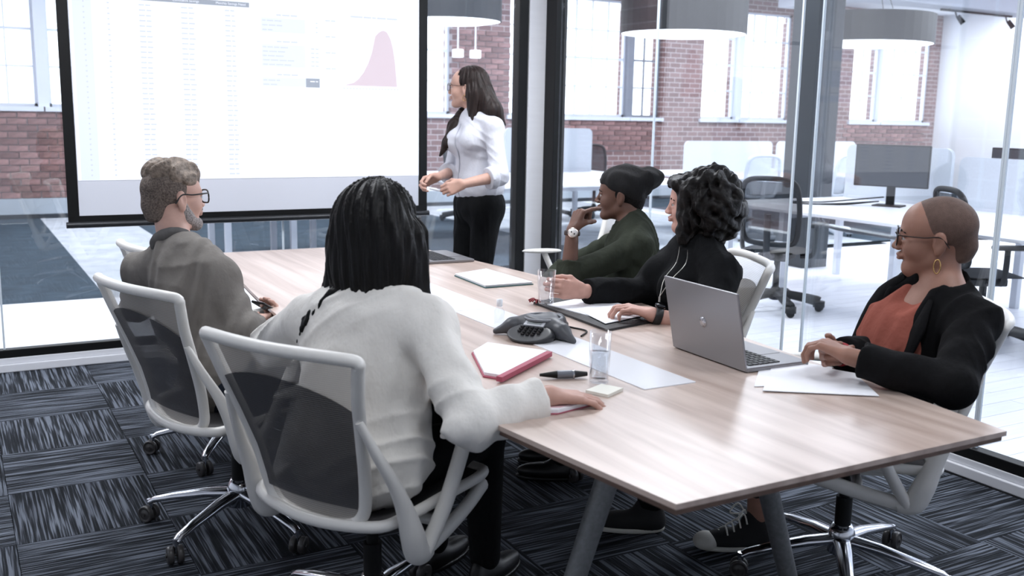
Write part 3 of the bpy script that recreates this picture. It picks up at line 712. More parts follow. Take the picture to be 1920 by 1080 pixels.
# ================================================================ PEOPLE
def grp(prims, k=.01): return ['grp', prims, k, 1]
_bb0, _prim0 = _bb, _prim
def _bb(q, m):
    if q[0] != 'grp': return _bb0(q, m)
    B = [_bb(p, m) for p in q[1] if p[0] != 'pl']; return np.min([b[0] for b in B], 0), np.max([b[1] for b in B], 0)
def _prim(q, P): return sdf(q[1], P) if q[0] == 'grp' else _prim0(q, P)
def frame(yaw, pitch=0, roll=0):
    y, p = math.radians(yaw), math.radians(pitch); f = np.array((math.sin(y)*math.cos(p), math.cos(y)*math.cos(p), math.sin(p)))
    r = np.array((math.cos(y), -math.sin(y), 0)); u = np.cross(r, f); a = math.radians(roll)
    return np.array((r*math.cos(a)+u*math.sin(a), f, u*math.cos(a)-r*math.sin(a)))
class Head:
    def __init__(s, O, yaw, pitch=0, roll=0, sc=1.0): s.O = V3(O); s.R = frame(yaw, pitch, roll); s.s = sc
    def w(s, x, y, z): return s.O+(np.array((x, y, z))*s.s)@s.R
    def rc(s, a, b, r1, r2=None, k=.012, sg=1): return rc(s.w(*a), s.w(*b), r1*s.s, (r1 if r2 is None else r2)*s.s, k, sg)
    def el(s, c, rad, k=.012, sg=1): return el(s.w(*c), np.array(rad)*s.s, s.R, k, sg)
    def cut(s, p, n, k=.006): return cut(s.w(*p), V3(n)@s.R, k)
    def skull(s, nose=1.0, jaw=1.0):
        Q = [s.el((0, -.016, .034), (.073, .094, .081), .02), s.el((0, .028, -.028), (.060, .060, .082), .03), s.el((0, .040, .035), (.060, .050, .055), .03),
             s.rc((-.046*jaw, -.002, -.058), (-.016, .060, -.094), .017, .016, .025), s.rc((.046*jaw, -.002, -.058), (.016, .060, -.094), .017, .016, .025), s.rc((-.012, .066, -.096), (.012, .066, -.096), .016, .016, .02),
             s.el((-.040, .052, -.030), (.024, .030, .028), .02), s.el((.040, .052, -.030), (.024, .030, .028), .02), s.rc((-.030, .080, .016), (.030, .080, .016), .011, .011, .014)]
        for x in (-1, 1): Q += [s.el((x*.031, .101, -.003), (.017, .013, .011), .012, -1), s.rc((x*.019, .0875, .0055), (x*.043, .083, .0045), .0052, .0048, .005), s.rc((x*.020, .0865, -.0125), (x*.042, .082, -.0115), .0045, .004, .005)]
        Q += [s.rc((0, .088, .006), (0, .104*nose, -.030), .007, .0095, .010), s.el((0, .106*nose, -.033), (.010, .010, .009), .006), s.el((-.012, .097, -.036), (.008, .010, .007), .006), s.el((.012, .097, -.036), (.008, .010, .007), .006),
              s.el((0, .088, -.058), (.024, .011, .010), .010), s.el((0, .0935, -.0555), (.021, .0075, .0045), .004), s.el((0, .092, -.0665), (.018, .0075, .0052), .004)]
        for x in (-1, 1):
            Q += [s.el((x*.076, -.012, -.006), (.008, .019, .031), .006), s.el((x*.074, -.010, -.033), (.007, .010, .011), .006), s.el((x*.085, -.006, -.004), (.006, .010, .018), .005, -1)]
        return Q
def eyes(P, H, lid=None, brow=None):
    for x in (-1, 1):
        c = H.w(x*.031, .0765, -.003)
        me = MB().lathe([(0, -.0125)]+[(.0125*math.sin(t), -.0125*math.cos(t)) for t in [i*math.pi/10 for i in range(1, 10)]]+[(0, .0125)], n=16).mesh('eye'); me.materials.append(mat('eye_white', (176, 172, 170), .3))
        e = link('eye', me, None, None); R = H.R; e.matrix_world = Matrix(((R[0][0], -R[2][0], R[1][0], c[0]), (R[0][1], -R[2][1], R[1][1], c[1]), (R[0][2], -R[2][2], R[1][2], c[2]), (0, 0, 0, 1)))
        P.adopt(e)
        i = MB().lathe([(.0058, .0112), (.0050, .0128), (0, .0132)], n=14).build('iris', mat('iris_brown', (44, 30, 24), .15), e)
        if brow is not None: organic('eyebrow', [H.rc((x*.014, .0915, .014), (x*.032, .0905, .020), .0035, .0035, .004), H.rc((x*.032, .0905, .020), (x*.047, .080, .014), .0035, .002, .004)], brow, P.root, .0022)
def snap(prims, p, d, lift=.001):
    """slide a point along d until it meets the surface"""
    p = V3(p); d = unit(d)
    for _ in range(60):
        v = float(sdf(prims, p[None])[0]); v = min(v, .02)
        if v < .0005: break
        p = p+d*max(v, .001)
    return p-d*lift
class Person:
    def __init__(s, label, loc, skin):
        s.root = tag(empty('person', loc), label, 'person'); s.skin = skin; s.body = []; bpy.context.view_layer.update()
    def adopt(s, o): o.parent = s.root; o.matrix_parent_inverse = s.root.matrix_basis.inverted(); return o
    def part(s, name, prims, m, h=.006, disp=None, label=None):
        o = organic(name, prims, m, s.root, h, disp)
        if label: o['label'] = label
        return o
    def add(s, mb, name, m): return s.adopt(mb.build(name, m))
def axes(neck, pel, ls, rs):
    U = unit(V3(neck)-V3(pel)); R = V3(rs)-V3(ls); R = unit(R-U*(R@U)); return R, np.cross(U, R), U
def torso(neck, pel, ls, rs, g=0., w=1., bust=0., belly=0.):
    R, F, U = axes(neck, pel, ls, rs); A = np.array((R, F, U)); n, p = V3(neck), V3(pel); L = np.linalg.norm(n-p)
    at = lambda t, x=0, y=0: n+(p-n)*t+R*x+F*y
    Q = [el(at(.30, 0, .0), (.155*w+g, .105+g, .20*L/.5+g), A, .05), el(at(.62, 0, .005), (.140*w+g, .100+belly+g, .19*L/.5+g), A, .06), el(at(.95, 0, .0), (.165*w+g, .118+g, .13+g), A, .06),
         rc(V3(ls)-U*.008, V3(rs)-U*.008, .046+g*.8, None, .04), rc(at(-.02), V3(ls)+U*.004, .046+g*.7, .040+g*.8, .04), rc(at(-.02), V3(rs)+U*.004, .046+g*.7, .040+g*.8, .04)]
    if bust:
        for x in (-1, 1): Q.append(el(at(.34, x*.072, .075+bust*.3), (.066+g, .055+bust+g, .066+g), A, .04))
    return Q
def arm(sh, elb, wr, g=0., m=1.): return [rc(sh, elb, .050*m+g, .040*m+g, .03), rc(elb, wr, .040*m+g, .027+g*.7, .02)]
def sleeve(sh, elb, wr, t, r=(.062, .054, .042), k=.03):
    """t in 0..1 along the forearm: where the cuff ends"""
    e, w_ = V3(elb), V3(wr); end = e+(w_-e)*t
    return [rc(V3(sh), e, r[0], r[1], k), grp([rc(e, e+(w_-e)*(t+.25), r[1], r[2], .02), cut(end, w_-e, .004)], .02)]
def hand(w, d, n, t, curl=(30, 35, 25), spread=0., sc=1., thumb=(.55, .75, .35), tc=(.9, .25, .4), per=None):
    """w wrist, d towards the fingers, n where the palm faces, t towards the thumb"""
    w = V3(w); d = unit(d); n = unit(V3(n)-d*(V3(n)@d)); t0 = np.cross(d, n); t = t0 if t0@V3(t) > 0 else -t0
    Q = []; off = (.030, .0105, -.0095, -.029); kn = (.086, .090, .086, .077); L1 = (.041, .046, .043, .033); L2 = (.025, .030, .028, .020); L3 = (.020, .022, .021, .018); rr = (.0092, .0094, .0090, .0080)
    for i in range(4):
        K = w+(d*kn[i]+t*off[i])*sc; Q.append(rc(w+(d*.010+t*off[i]*.55)*sc, K, .015*sc, .0105*sc, .012))
        c = per[i] if per else curl; a = 0; p = K; dd = unit(d+t*spread*(1.5-i)*.12)
        for l, ang, r0, r1 in ((L1[i], c[0], 1, .95), (L2[i], c[1], .95, .87), (L3[i], c[2], .87, .74)):
            a += math.radians(ang); e = p+(dd*math.cos(a)+n*math.sin(a))*l*sc; Q.append(rc(p, e, rr[i]*r0*sc, rr[i]*r1*sc, .004)); p = e
    b0 = w+(d*.018+t*.020)*sc; m1 = b0+unit(d*thumb[0]+t*thumb[1]+n*thumb[2])*.044*sc; m2 = m1+unit(d*tc[0]+t*tc[1]+n*tc[2])*.033*sc; m3 = m2+unit(d*tc[0]+t*(tc[1]-.15)+n*tc[2])*.026*sc
    Q += [rc(b0, m1, .015*sc, .0125*sc, .014), rc(m1, m2, .0115*sc, .0102*sc, .005), rc(m2, m3, .0102*sc, .0080*sc, .004)]
    return Q
def legs_prims(hips, knees, ankles, r=(.088, .064, .048)):
    Q = []
    for h, k, a in zip(hips, knees, ankles): Q += [rc(h, k, r[0], r[1], .04), rc(k, a, r[1], r[2], .02)]
    return Q
def shoe(P, heel, toe, m, sole_m=None, w=.040, hh=.055, label=None):
    h, t = V3(heel), V3(toe); d = unit(t-h); z = np.array((0, 0, 1.)); s = np.cross(d, z); A = np.array((s, d, z)); L = np.linalg.norm(t-h); c = (h+t)/2
    Q = [el(c+z*.035+d*.0, (w, L/2+.012, .038), A, .02), el(h+d*.045+z*.055, (w*.82, .058, hh), A, .03), cut(c+z*.014, (0, 0, -1), .003)]
    o = P.part('shoe', Q, m, .005, None, label)
    so = organic('sole', [el(c+z*.014, (w*1.05, L/2+.016, .040), A, .01), cut(c+z*.003, (0, 0, -1), .002), cut(c+z*.020, (0, 0, 1), .002)], sole_m or m, None, .004)
    so.parent = o; so.matrix_parent_inverse = (o.matrix_parent_inverse.copy()).inverted() @ P.root.matrix_basis.inverted() if False else o.matrix_basis.inverted(); so.matrix_parent_inverse = (P.root.matrix_basis @ o.matrix_parent_inverse @ o.matrix_basis).inverted()
    return o
def glasses(P, H, m, r=.024, rr=.0016, sq=.9, name='spectacles'):
    b = MB(); up = H.R[2]
    for x in (-1, 1):
        ring = [H.w(x*(.033+r*1.08*math.copysign(abs(math.cos(a))**sq, math.cos(a))), .104-.0035*abs(math.cos(a)), -.002+r*.92*math.copysign(abs(math.sin(a))**sq, math.sin(a))) for a in [i*2*math.pi/28 for i in range(28)]]
        b.tube(ring, rr, 6, True)
        b.tube(smooth_path([H.w(x*.058, .101, .010), H.w(x*.071, .086, .010), H.w(x*.079, .03, .009), H.w(x*.081, -.012, .012), H.w(x*.079, -.038, -.016)], 5), rr, 6)
    b.tube(smooth_path([H.w(-.010, .104, .004), H.w(0, .108, .007), H.w(.010, .104, .004)], 4), rr, 6)
    g = P.add(b, name, m)
    for x in (-1, 1):
        ring = [H.w(x*(.033+r*1.05*math.copysign(abs(math.cos(a))**sq, math.cos(a))), .104, -.002+r*.90*math.copysign(abs(math.sin(a))**sq, math.sin(a))) for a in [i*2*math.pi/24 for i in range(24)]]
        l = MB().add(ring, [tuple(range(24))]).build('lens', LENS); l.parent = g; l.matrix_parent_inverse = g.matrix_parent_inverse @ Matrix.Identity(4); l.matrix_parent_inverse = (P.root.matrix_basis @ g.matrix_parent_inverse).inverted()
    return g
def lips(P, H, m): organic('lips', [H.el((0, .0945, -.0555), (.0195, .0072, .0044), .003), H.el((0, .093, -.0665), (.017, .0072, .005), .003)], m, P.root, .0025)
def skin(name, c): return mat(name, c, .5, noise=((22, 22, 22), .10, 3), bump=((420, 420, 420), .12, .002), spec=.4)
def cloth(name, c, r=.85, amt=.08): return mat(name, c, r, noise=((7, 7, 7), amt, 5), bump=((24, 24, 15), .55, .012), spec=.14)
def hairm(name, c, stretch=(60, 60, 9), r=.5): return mat(name, c, r, noise=(stretch, .45, 3), bump=(stretch, .8, .006), spec=.22)
def strands(H, f=46, amp=.0035):
    def fn(P):
        L = (P-H.O)@H.R.T; ph = np.arctan2(L[:, 0], -L[:, 1]-.0); z = L[:, 2]
        return amp*(np.sin(ph*f+3*np.sin(z*11+ph*3))*.6+np.sin(ph*f*.43+2*np.sin(z*17))*.8)
    return fn
def seat_legs(pel, yaw, reach=.44, spread=.10, kz=.50, az=.10, tuck=.02):
    f = np.array((math.sin(math.radians(yaw)), math.cos(math.radians(yaw)), 0)); r = np.array((f[1], -f[0], 0)); p = V3(pel); H = []; K = []; A = []
    for s in (-1, 1):
        H.append(p+r*s*.085-(0, 0, .03)); k = p+f*reach+r*s*spread; k[2] = kz; K.append(k); a = k+f*tuck; a[2] = az; A.append(a)
    return H, K, A, f
SK_A = skin('skin_fair', (198, 160, 146)); SK_B = skin('skin_warm', (190, 150, 136)); SK_C = skin('skin_tan', (196, 156, 140)); SK_D = skin('skin_deep', (104, 74, 62)); SK_E = skin('skin_rose', (196, 152, 138)); SK_F = skin('skin_brown', (152, 112, 96))
BLACKHAIR = hairm('black_hair', (12, 11, 12)); JEANS = cloth('dark_jeans', (36, 42, 54)); BLACKTR = cloth('black_trousers', (17, 18, 20))
DSHOE = mat('black_shoe', (16, 16, 18), .4)

# ---- man in the grey shirt (left side of the table)
def man_grey():
    neck, ls, rs, pel = (0.694,3.648,0.946), (0.591,3.818,0.866), (0.796,3.450,0.892), (.80, 3.38, .545)
    P = Person('seated man with grey hair, black glasses and a grey shirt, seen from behind', (.80, 3.38, 0), SK_A)
    H = Head((0.707,3.737,1.135), 72, 2, 3, 1.04)
    re, rw = (0.837,3.298,0.715), (0.946,3.513,0.701); le, lw = (.60, 3.98, .70), (.86, 4.10, .72)
    B = H.skull(1.0, 1.08)+[rc(H.w(0, -.022, -.05), V3(neck), .056, .060, .03)]+torso(neck, pel, ls, rs, -.012)+arm(rs, re, rw)+arm(ls, le, lw)
    B += hand(rw, V3((1.033,3.581,0.704))-V3(rw), (-.4, .3, .8), (-.3, .6, .7), (62, 55, 35))+hand(lw, (.9, -.1, .0), (0, -.1, -1), (-.2, -1, 0), (20, 25, 20))
    P.part('body', B, P.skin, .0038)
    SH = cloth('grey_shirt', (116, 112, 108), .9, .16)
    P.part('shirt', torso(neck, pel, ls, rs, .012, 1.04)+sleeve(rs, re, rw, .55, (.060, .055, .048))+sleeve(ls, le, lw, .8, (.060, .055, .048)), SH, .0055, folds(0.0068, 40, 4))
    Rr, F, U = axes(neck, pel, ls, rs); n = V3(neck)
    col = [rc(n+Rr*.055*math.cos(a)+F*.052*math.sin(a)+U*(.042-.016*math.sin(a)), n+Rr*.055*math.cos(b)+F*.052*math.sin(b)+U*(.042-.016*math.sin(b)), .022, .022, .012) for a, b in zip(np.linspace(2.0, 7.4, 13)[:-1], np.linspace(2.0, 7.4, 13)[1:])]
    P.part('collar', col, cloth('grey_collar', (92, 90, 90), .9, .1), .0045)
    h, k, a, f = seat_legs(pel, 66, .44, .09); P.part('trousers', [el(pel, (.17, .115, .12), np.array(axes(neck, pel, ls, rs)), .05)]+legs_prims(h, k, a), JEANS, .007, folds(0.0037, 43, 2))
    for q in a: shoe(P, (q[0]-f[0]*.05, q[1]-f[1]*.05, 0), (q[0]+f[0]*.19, q[1]+f[1]*.19, 0), DSHOE)
    top = hairm('grey_brown_hair', (120, 108, 98), (70, 14, 70), .5)
    def tuft(Q):
        L = (Q-H.O)@H.R.T; return np.clip((L[:, 2]-.03)*16, 0, 1)*(.0045*np.sin(L[:, 0]*190+4*np.sin(L[:, 1]*28))+.0035*np.sin(L[:, 0]*90+L[:, 2]*60+2*np.sin(L[:, 1]*40)))
    P.part('hair', [H.el((0, -.004, .056), (.0770, .098, .074), .02), H.el((0, .050, .088), (.046, .040, .032), .03), H.el((0, -.03, .10), (.05, .06, .036), .03), H.cut((0, 0, .036), (0, -.30, -1), .03)], top, .0034, tuft)
    P.part('cropped_hair', [H.el((0, -.018, .034), (.0752, .0965, .083), .01), H.rc((0, -.075, -.02), (0, -.066, -.065), .044, .040, .02), H.cut((0, .034, 0), (.0, 1, .25), .01), H.cut((0, 0, -.078), (0, .0, -1), .02)], hairm('cropped_grey_hair', (106, 96, 90), (160, 160, 160), .8), .0042)
    P.part('beard', [H.rc((-.053, .0, -.030), (-.048, .012, -.066), .020, .023, .02), H.rc((.053, .0, -.030), (.048, .012, -.066), .020, .023, .02), H.rc((-.048, .012, -.066), (-.018, .062, -.094), .024, .022, .02), H.rc((.048, .012, -.066), (.018, .062, -.094), .024, .022, .02), H.rc((-.012, .069, -.099), (.012, .069, -.099), .020, .020, .02), H.rc((-.020, .091, -.047), (.020, .091, -.047), .006, .006, .01)], hairm('grey_beard', (150, 144, 142), (190, 190, 190), .8), .004)
    eyes(P, H); glasses(P, H, mat('black_acetate', (16, 15, 17), .3), .025, .0030, .7)
    # smartphone in his hand
    c = (1.008,3.576,0.724); o = MB().box((0, 0, 0), (.072, .009, .145), M=Matrix.Rotation(-1.15, 3, 'Z') @ Matrix.Rotation(1.0, 3, 'X')).build('smartphone', mat('phone_black_glass', (15, 16, 19), .15), None, .003)
    o.location = c; tag(o, 'black smartphone held by the man in the grey shirt', 'phone')
man_grey()

# ---- person in the cream shirt (foreground, back to the camera)
def cream():
    neck, ls, rs, pel = (0.971,2.452,0.956), (0.869,2.636,0.883), (1.040,2.266,0.922), (.905, 2.42, .545)
    P = Person('person with long black hair in a cream shirt seated in the foreground, back to camera', (1.0, 2.47, 0), SK_B)
    H = Head((1.005,2.496,1.148), 52, -4, 2, 1.0)
    re, rw = (1.041,2.018,0.738), (1.257,2.013,0.775); le, lw = (.84, 2.98, .74), (1.08, 3.02, .775)
    B = H.skull()+[rc(H.w(0, -.022, -.05), V3(neck), .050, .055, .03)]+torso(neck, pel, ls, rs, -.014)+arm(rs, re, rw)+arm(ls, le, lw)
    B += hand(rw, V3((1.385,1.990,0.759))-V3(rw), (0, 0, -1), (-.3, .8, 0), (12, 22, 18), .3)+hand(lw, (.95, -.1, -.05), (0, 0, -1), (0, -1, 0), (12, 20, 15))
    P.part('body', B, P.skin, .004)
    SH = cloth('cream_shirt', (228, 225, 220), .9, .03)
    Q = torso(neck, pel, ls, rs, .030, 1.22)+sleeve(rs, re, rw, .86, (.064, .060, .050))+sleeve(ls, le, lw, .8, (.064, .060, .050))
    P.part('shirt', Q, SH, .0055, folds(0.0074, 34, 9))
    Rr, F, U = axes(neck, pel, ls, rs); n = V3(neck)
    P.part('collar', [rc(n+Rr*.062*math.cos(a)+F*.056*math.sin(a)+U*.012, n+Rr*.062*math.cos(b)+F*.056*math.sin(b)+U*.012, .020, .020, .012) for a, b in zip(np.linspace(2.2, 7.2, 13)[:-1], np.linspace(2.2, 7.2, 13)[1:])], SH, .005)
    h, k, a, f = seat_legs(pel, 62, .46, .10); P.part('trousers', [el(V3(pel)-(0, 0, .01), (.18, .115, .11), np.array(axes(neck, pel, ls, rs)), .05)]+legs_prims(h, k, a, (.092, .066, .048)), BLACKTR, .007)
    for q in a: shoe(P, (q[0]-f[0]*.05, q[1]-f[1]*.05, 0), (q[0]+f[0]*.18, q[1]+f[1]*.18, 0), DSHOE)
    hr = [H.el((0, -.018, .032), (.100, .120, .106), .03), H.el((.012, -.070, -.065), (.128, .070, .165), .04), H.rc((.10, -.01, -.02), (.135, -.03, -.19), .045, .034, .03), H.rc((.135, -.03, -.19), (.142, .0, -.235), .03, .012, .02), H.rc((-.092, -.02, -.02), (-.118, -.05, -.18), .042, .026, .03), H.rc((-.118, -.05, -.18), (-.13, -.055, -.215), .022, .010, .02),
          H.el((0, .10, -.03), (.064, .05, .085), .01, -1), H.el((-.028, -.145, -.235), (.062, .07, .070), .02, -1)]
    for x0, t0, x1, t1, r_ in ((-.070, -.04, -.205, .34, .0085), (-.085, -.04, -.165, .22, .006), (-.060, -.04, -.195, .22, .005)):
        pp = [snap(Q, n+(V3(pel)-n)*(t0+(t1-t0)*i/5)+Rr*(x0+(x1-x0)*(i/5)**1.3)-F*.30, F, .004) for i in range(6)]
        hr += [rc(pp[i], pp[i+1], r_*(1-.15*i), r_*(1-.15*(i+1)), .006) for i in range(5)]
    P.part('hair', hr, BLACKHAIR, .0045, strands(H, 52, .004))
cream()

# ---- standing presenter
def presenter():
    neck, ls, rs = (2.688,5.184,1.438), (2.709,5.007,1.375), (2.666,5.311,1.374); hip = V3((2.70, 5.16, .93)); base = (2.70, 5.16, 0)
    P = Person('standing woman with long brown hair and glasses in a white shirt and black trousers', base, SK_C)
    H = Head((2.649,5.227,1.598), -46, 3, 0, 1.0)
    le, lw, re, rw = (2.688,4.896,1.112), (2.454,4.880,1.073), (2.620,5.354,1.109), (2.428,5.156,1.093)
    B = H.skull(.98, .94)+[rc(H.w(0, -.024, -.05), V3(neck), .046, .050, .03)]+torso(neck, hip, ls, rs, -.016, .88)+arm(ls, le, lw, -.004)+arm(rs, re, rw, -.004)
    B += hand(lw, V3((2.325,4.920,1.023))-V3(lw), (-.1, .9, -.3), (.2, .2, 1), (42, 50, 35), 0, .96, (.7, .5, .5), (.8, .0, .6))+hand(rw, V3((2.325,5.161,1.058))-V3(rw), (-.2, -.8, -.5), (-.1, -.2, 1), (38, 48, 35), 0, .96, (.7, .5, .4), (.8, -.1, .5))
    P.part('body', B, P.skin, .0036)
    SH = cloth('white_shirt', (206, 207, 215), .85, .03)
    R_, F_, U_ = axes(neck, hip, ls, rs); A_ = np.array((R_, F_, U_)); n = V3(neck)
    Q = torso(neck, V3(hip)+(0, 0, .10), ls, rs, .010, .92, .02)+sleeve(ls, le, lw, .30, (.050, .054, .060))+sleeve(rs, re, rw, .30, (.050, .054, .060))+[el(n+(hip-n)*.80, (.165, .125, .10), A_, .05), cut(n+(hip-n)*.93+F_*0, (-.0, -.0, -1), .008)]
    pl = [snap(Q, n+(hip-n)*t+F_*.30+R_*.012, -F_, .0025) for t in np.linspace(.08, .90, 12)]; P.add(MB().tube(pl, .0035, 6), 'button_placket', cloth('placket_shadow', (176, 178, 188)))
    sh = P.part('shirt', Q, SH, .005, folds(0.0030, 52, 21))
    for pts, r in ((((-.050, .01, .024), (-.044, .050, .010), (-.020, .074, -.016)), .016), (((.050, .01, .024), (.044, .050, .010), (.020, .074, -.016)), .016), (((-.05, .01, .026), (0, -.052, .036), (.05, .01, .026)), .017)):
        pp = [n+R_*x+F_*y+U_*z for x, y, z in pts]; P.part('collar', [rc(pp[0], pp[1], r*.8, r, .01), rc(pp[1], pp[2], r, r*.8, .01)], SH, .004)
    for e, w_ in ((le, lw), (re, rw)):
        e, w_ = V3(e), V3(w_); c = e+(w_-e)*.27; P.part('rolled_cuff', [rc(c-(w_-e)*.10, c+(w_-e)*.02, .064, .060, .01), cut(c+(w_-e)*.05, w_-e, .004), cut(c-(w_-e)*.14, e-w_, .004)], SH, .005, folds(0.0025, 93, 5))
    hips = [hip-R_*.085, hip+R_*.085]; kn = [h+(-.02, 0, -.45)+F_*.03 for h in hips]; an = [k_+(0, 0, -.40)-F_*.01 for k_ in kn]
    P.part('trousers', [el(hip, (.158, .130, .13), A_, .05), el(hip+U_*.09, (.132, .108, .07), A_, .05), el(hip-F_*.05-U_*.03, (.14, .09, .10), A_, .04)]+legs_prims(hips, kn, an, (.093, .062, .042)), BLACKTR, .006, folds(0.0025, 55, 3))
    P.part('belt', [el(hip+U_*.115, (.136, .112, .022), A_, .01)], mat('black_belt', (20, 20, 22), .4), .005)
    for a in an: shoe(P, (a[0]-F_[0]*.04, a[1]-F_[1]*.04, 0), (a[0]+F_[0]*.18, a[1]+F_[1]*.18, 0), DSHOE)
    HM = hairm('dark_brown_hair', (36, 27, 25))
    bk = n-F_*.10+U_*.0
    hr = [H.el((0, -.028, .040), (.086, .100, .090), .02), H.el((0, -.075, -.05), (.088, .055, .13), .03), H.rc((-.06, -.055, -.03), (-.075, -.085, -.19), .045, .035, .03), H.rc((.05, -.06, -.03), (.05, -.09, -.20), .05, .03, .03),
          rc((2.703,5.145,1.578), (2.730,5.061,1.470), .066, .052, .03), rc((2.730,5.061,1.470), (2.777,5.019,1.394), .052, .018, .03), H.rc((.066, -.015, -.01), (.070, .01, -.10), .026, .028, .02), rc(H.w(.070, .01, -.10), (2.587,5.264,1.381), .030, .036, .02), rc((2.587,5.264,1.381), (2.532,5.241,1.283), .036, .026, .02), rc((2.532,5.241,1.283), (2.489,5.250,1.209), .026, .006, .02),
          H.el((0, .108, -.012), (.0668, .088, .096), .008, -1), H.el((-.085, .030, -.03), (.03, .034, .05), .01, -1)]
    P.part('hair', hr, HM, .004, strands(H, 50, .003))
    eyes(P, H, None, HM); lips(P, H, mat('lip_rose', (160, 96, 94), .4)); glasses(P, H, mat('thin_brown_wire', (70, 52, 46), .3, .4), .024, .0017, .95)
    c = H.w(-.079, -.012, -.058); P.add(MB().tube([c+H.R[1]*.012*math.cos(t)+H.R[2]*.016*math.sin(t) for t in np.linspace(0, 2*math.pi, 20)[:-1]], .0018, 6, True), 'hoop_earring', mat('gold', (214, 176, 120), .25, 1))
    p0, p1 = Vector((2.328,5.039,1.040)), Vector((2.353,4.954,1.037)); o = MB().cyl(p0-p0, p1-p0+Vector((.02, 0, -.01)), .006, .006, 12).build('presentation_clicker', mat('clicker_white', (214, 216, 222), .4)); o.location = p0; tag(o, 'slim white pointer held by the standing woman', 'pointer')
presenter()

# ---- man in the dark cap
def cap_man():
    neck, ls, rs, pel = (2.742,3.688,0.958), (2.677,3.570,0.882), (2.850,3.890,0.875), (2.72, 3.72, .545)
    P = Person('seated man in a dark knitted cap and dark green sweater, fist at his face', (2.72, 3.72, 0), SK_D)
    H = Head((2.706,3.760,1.096), -47, 2, 0, 1.02)
    le, lw = (2.342,3.617,0.751), (2.371,3.643,0.958); re, rw = (2.62, 4.12, .68), (2.42, 3.98, .62)
    B = H.skull(1.0, 1.05)+[rc(H.w(0, -.024, -.05), V3(neck), .054, .058, .03)]+torso(neck, pel, ls, rs, -.012)+arm(ls, le, lw)+arm(rs, re, rw)
    per = [(15, 20, 12), (75, 85, 60), (80, 85, 60), (82, 85, 60)]
    B += hand(lw, V3((2.419,3.643,1.093))-V3(lw)+V3((.01, 0, -.0)), V3((2.588,3.648,1.074))-V3((2.391,3.649,1.044)), (0, .0, 1), (70, 80, 55), 0, 1.04, (.75, .3, .6), (.4, -.2, .9), [(52, 8, 5), (78, 85, 60), (82, 85, 60), (85, 85, 60)])
    B += hand(rw, (-.7, -.4, -.05), (0, 0, -1), (-.2, -1, 0), (15, 20, 15))
    P.part('body', B, P.skin, .0036)
    SW = cloth('dark_green_sweater', (50, 54, 46), .95, .10)
    P.part('sweater', torso(neck, pel, ls, rs, .012, 1.06)+sleeve(ls, le, lw, .36, (.066, .058, .050))+sleeve(rs, re, rw, .8, (.066, .058, .048)), SW, .0055, folds(0.0062, 37, 31))
    R_, F_, U_ = axes(neck, pel, ls, rs); n = V3(neck)
    P.part('collar', [rc(n+R_*.060*math.cos(a)+F_*.055*math.sin(a)+U_*.016, n+R_*.060*math.cos(b)+F_*.055*math.sin(b)+U_*.016, .014, .014, .01) for a, b in zip(np.linspace(0, 2*math.pi, 15)[:-1], np.linspace(0, 2*math.pi, 15)[1:])], cloth('sweater_collar', (34, 37, 34)), .0045)
    h, k, a, f = seat_legs(pel, -52, .44, .10); P.part('trousers', [el(V3(pel)-(0, 0, .01), (.17, .13, .11), None, .05)]+legs_prims(h, k, a), JEANS, .008)
    for q in a: shoe(P, (q[0]-f[0]*.05, q[1]-f[1]*.05, 0), (q[0]+f[0]*.19, q[1]+f[1]*.19, 0), DSHOE)
    CAPM = mat('black_knit', (19, 19, 21), .95, bump=((110, 110, 25), .6, .004))
    P.part('knitted_cap', [H.el((0, -.010, .046), (.086, .107, .090), .02), H.rc((0, -.06, .055), (0, -.125, .085), .082, .050, .03), H.rc((0, -.125, .085), (0, -.165, .092), .048, .026, .02), H.cut((0, .0, .014), (0, .42, -1), .010)], CAPM, .0042, folds(0.0043, 62, 8))
    P.part('hair', [H.el((0, -.020, .020), (.0755, .096, .075), .01), H.rc((0, -.07, -.02), (0, -.062, -.06), .044, .040, .02), H.cut((0, .026, 0), (0, 1, .2), .01), H.cut((0, 0, .04), (0, 0, 1), .01), H.cut((0, 0, -.07), (0, 0, -1), .02)], hairm('cropped_black_hair', (20, 18, 18), (160, 160, 160), .8), .0045)
    eyes(P, H, None, BLACKHAIR); lips(P, H, mat('lip_dark', (104, 64, 60), .45))
    # wrist watch
    e, w_ = V3(le), V3(lw); d = unit(w_-e); c = w_-d*.012; cam = unit(np.array((-.46, -.86, .2))); x = unit(cam-d*(cam@d)); y = np.cross(d, x)
    ws = P.add(MB().tube([c+x*.032*math.cos(t)+y*.033*math.sin(t) for t in np.linspace(0, 2*math.pi, 25)[:-1]], .0030, 8, True, 3.4, tuple(d)), 'watch_strap', mat('brown_strap', (52, 40, 36), .6))
    M = Matrix((tuple(y), tuple(d), tuple(x))).transposed()
    f_ = P.add(MB().lathe([(0, 0), (.021, 0), (.0225, .003), (.0225, .008), (.019, .010), (0, .010)], Vector(c+x*.033), 26, M), 'watch_case', mat('watch_gold_steel', (214, 200, 190), .25, .9))
    P.add(MB().lathe([(0, .0102), (.018, .0102), (.018, .0108), (0, .0108)], Vector(c+x*.033), 24, M), 'watch_dial', mat('watch_dial_white', (232, 230, 228), .4))
    for u, v in ((-.007, .003), (.006, -.005)): P.add(MB().lathe([(0, .011), (.0035, .011), (.0035, .0113), (0, .0113)], Vector(c+x*.033+y*u+d*v), 12, M), 'watch_subdial', mat('watch_subdial_dark', (60, 58, 60), .4))
cap_man()

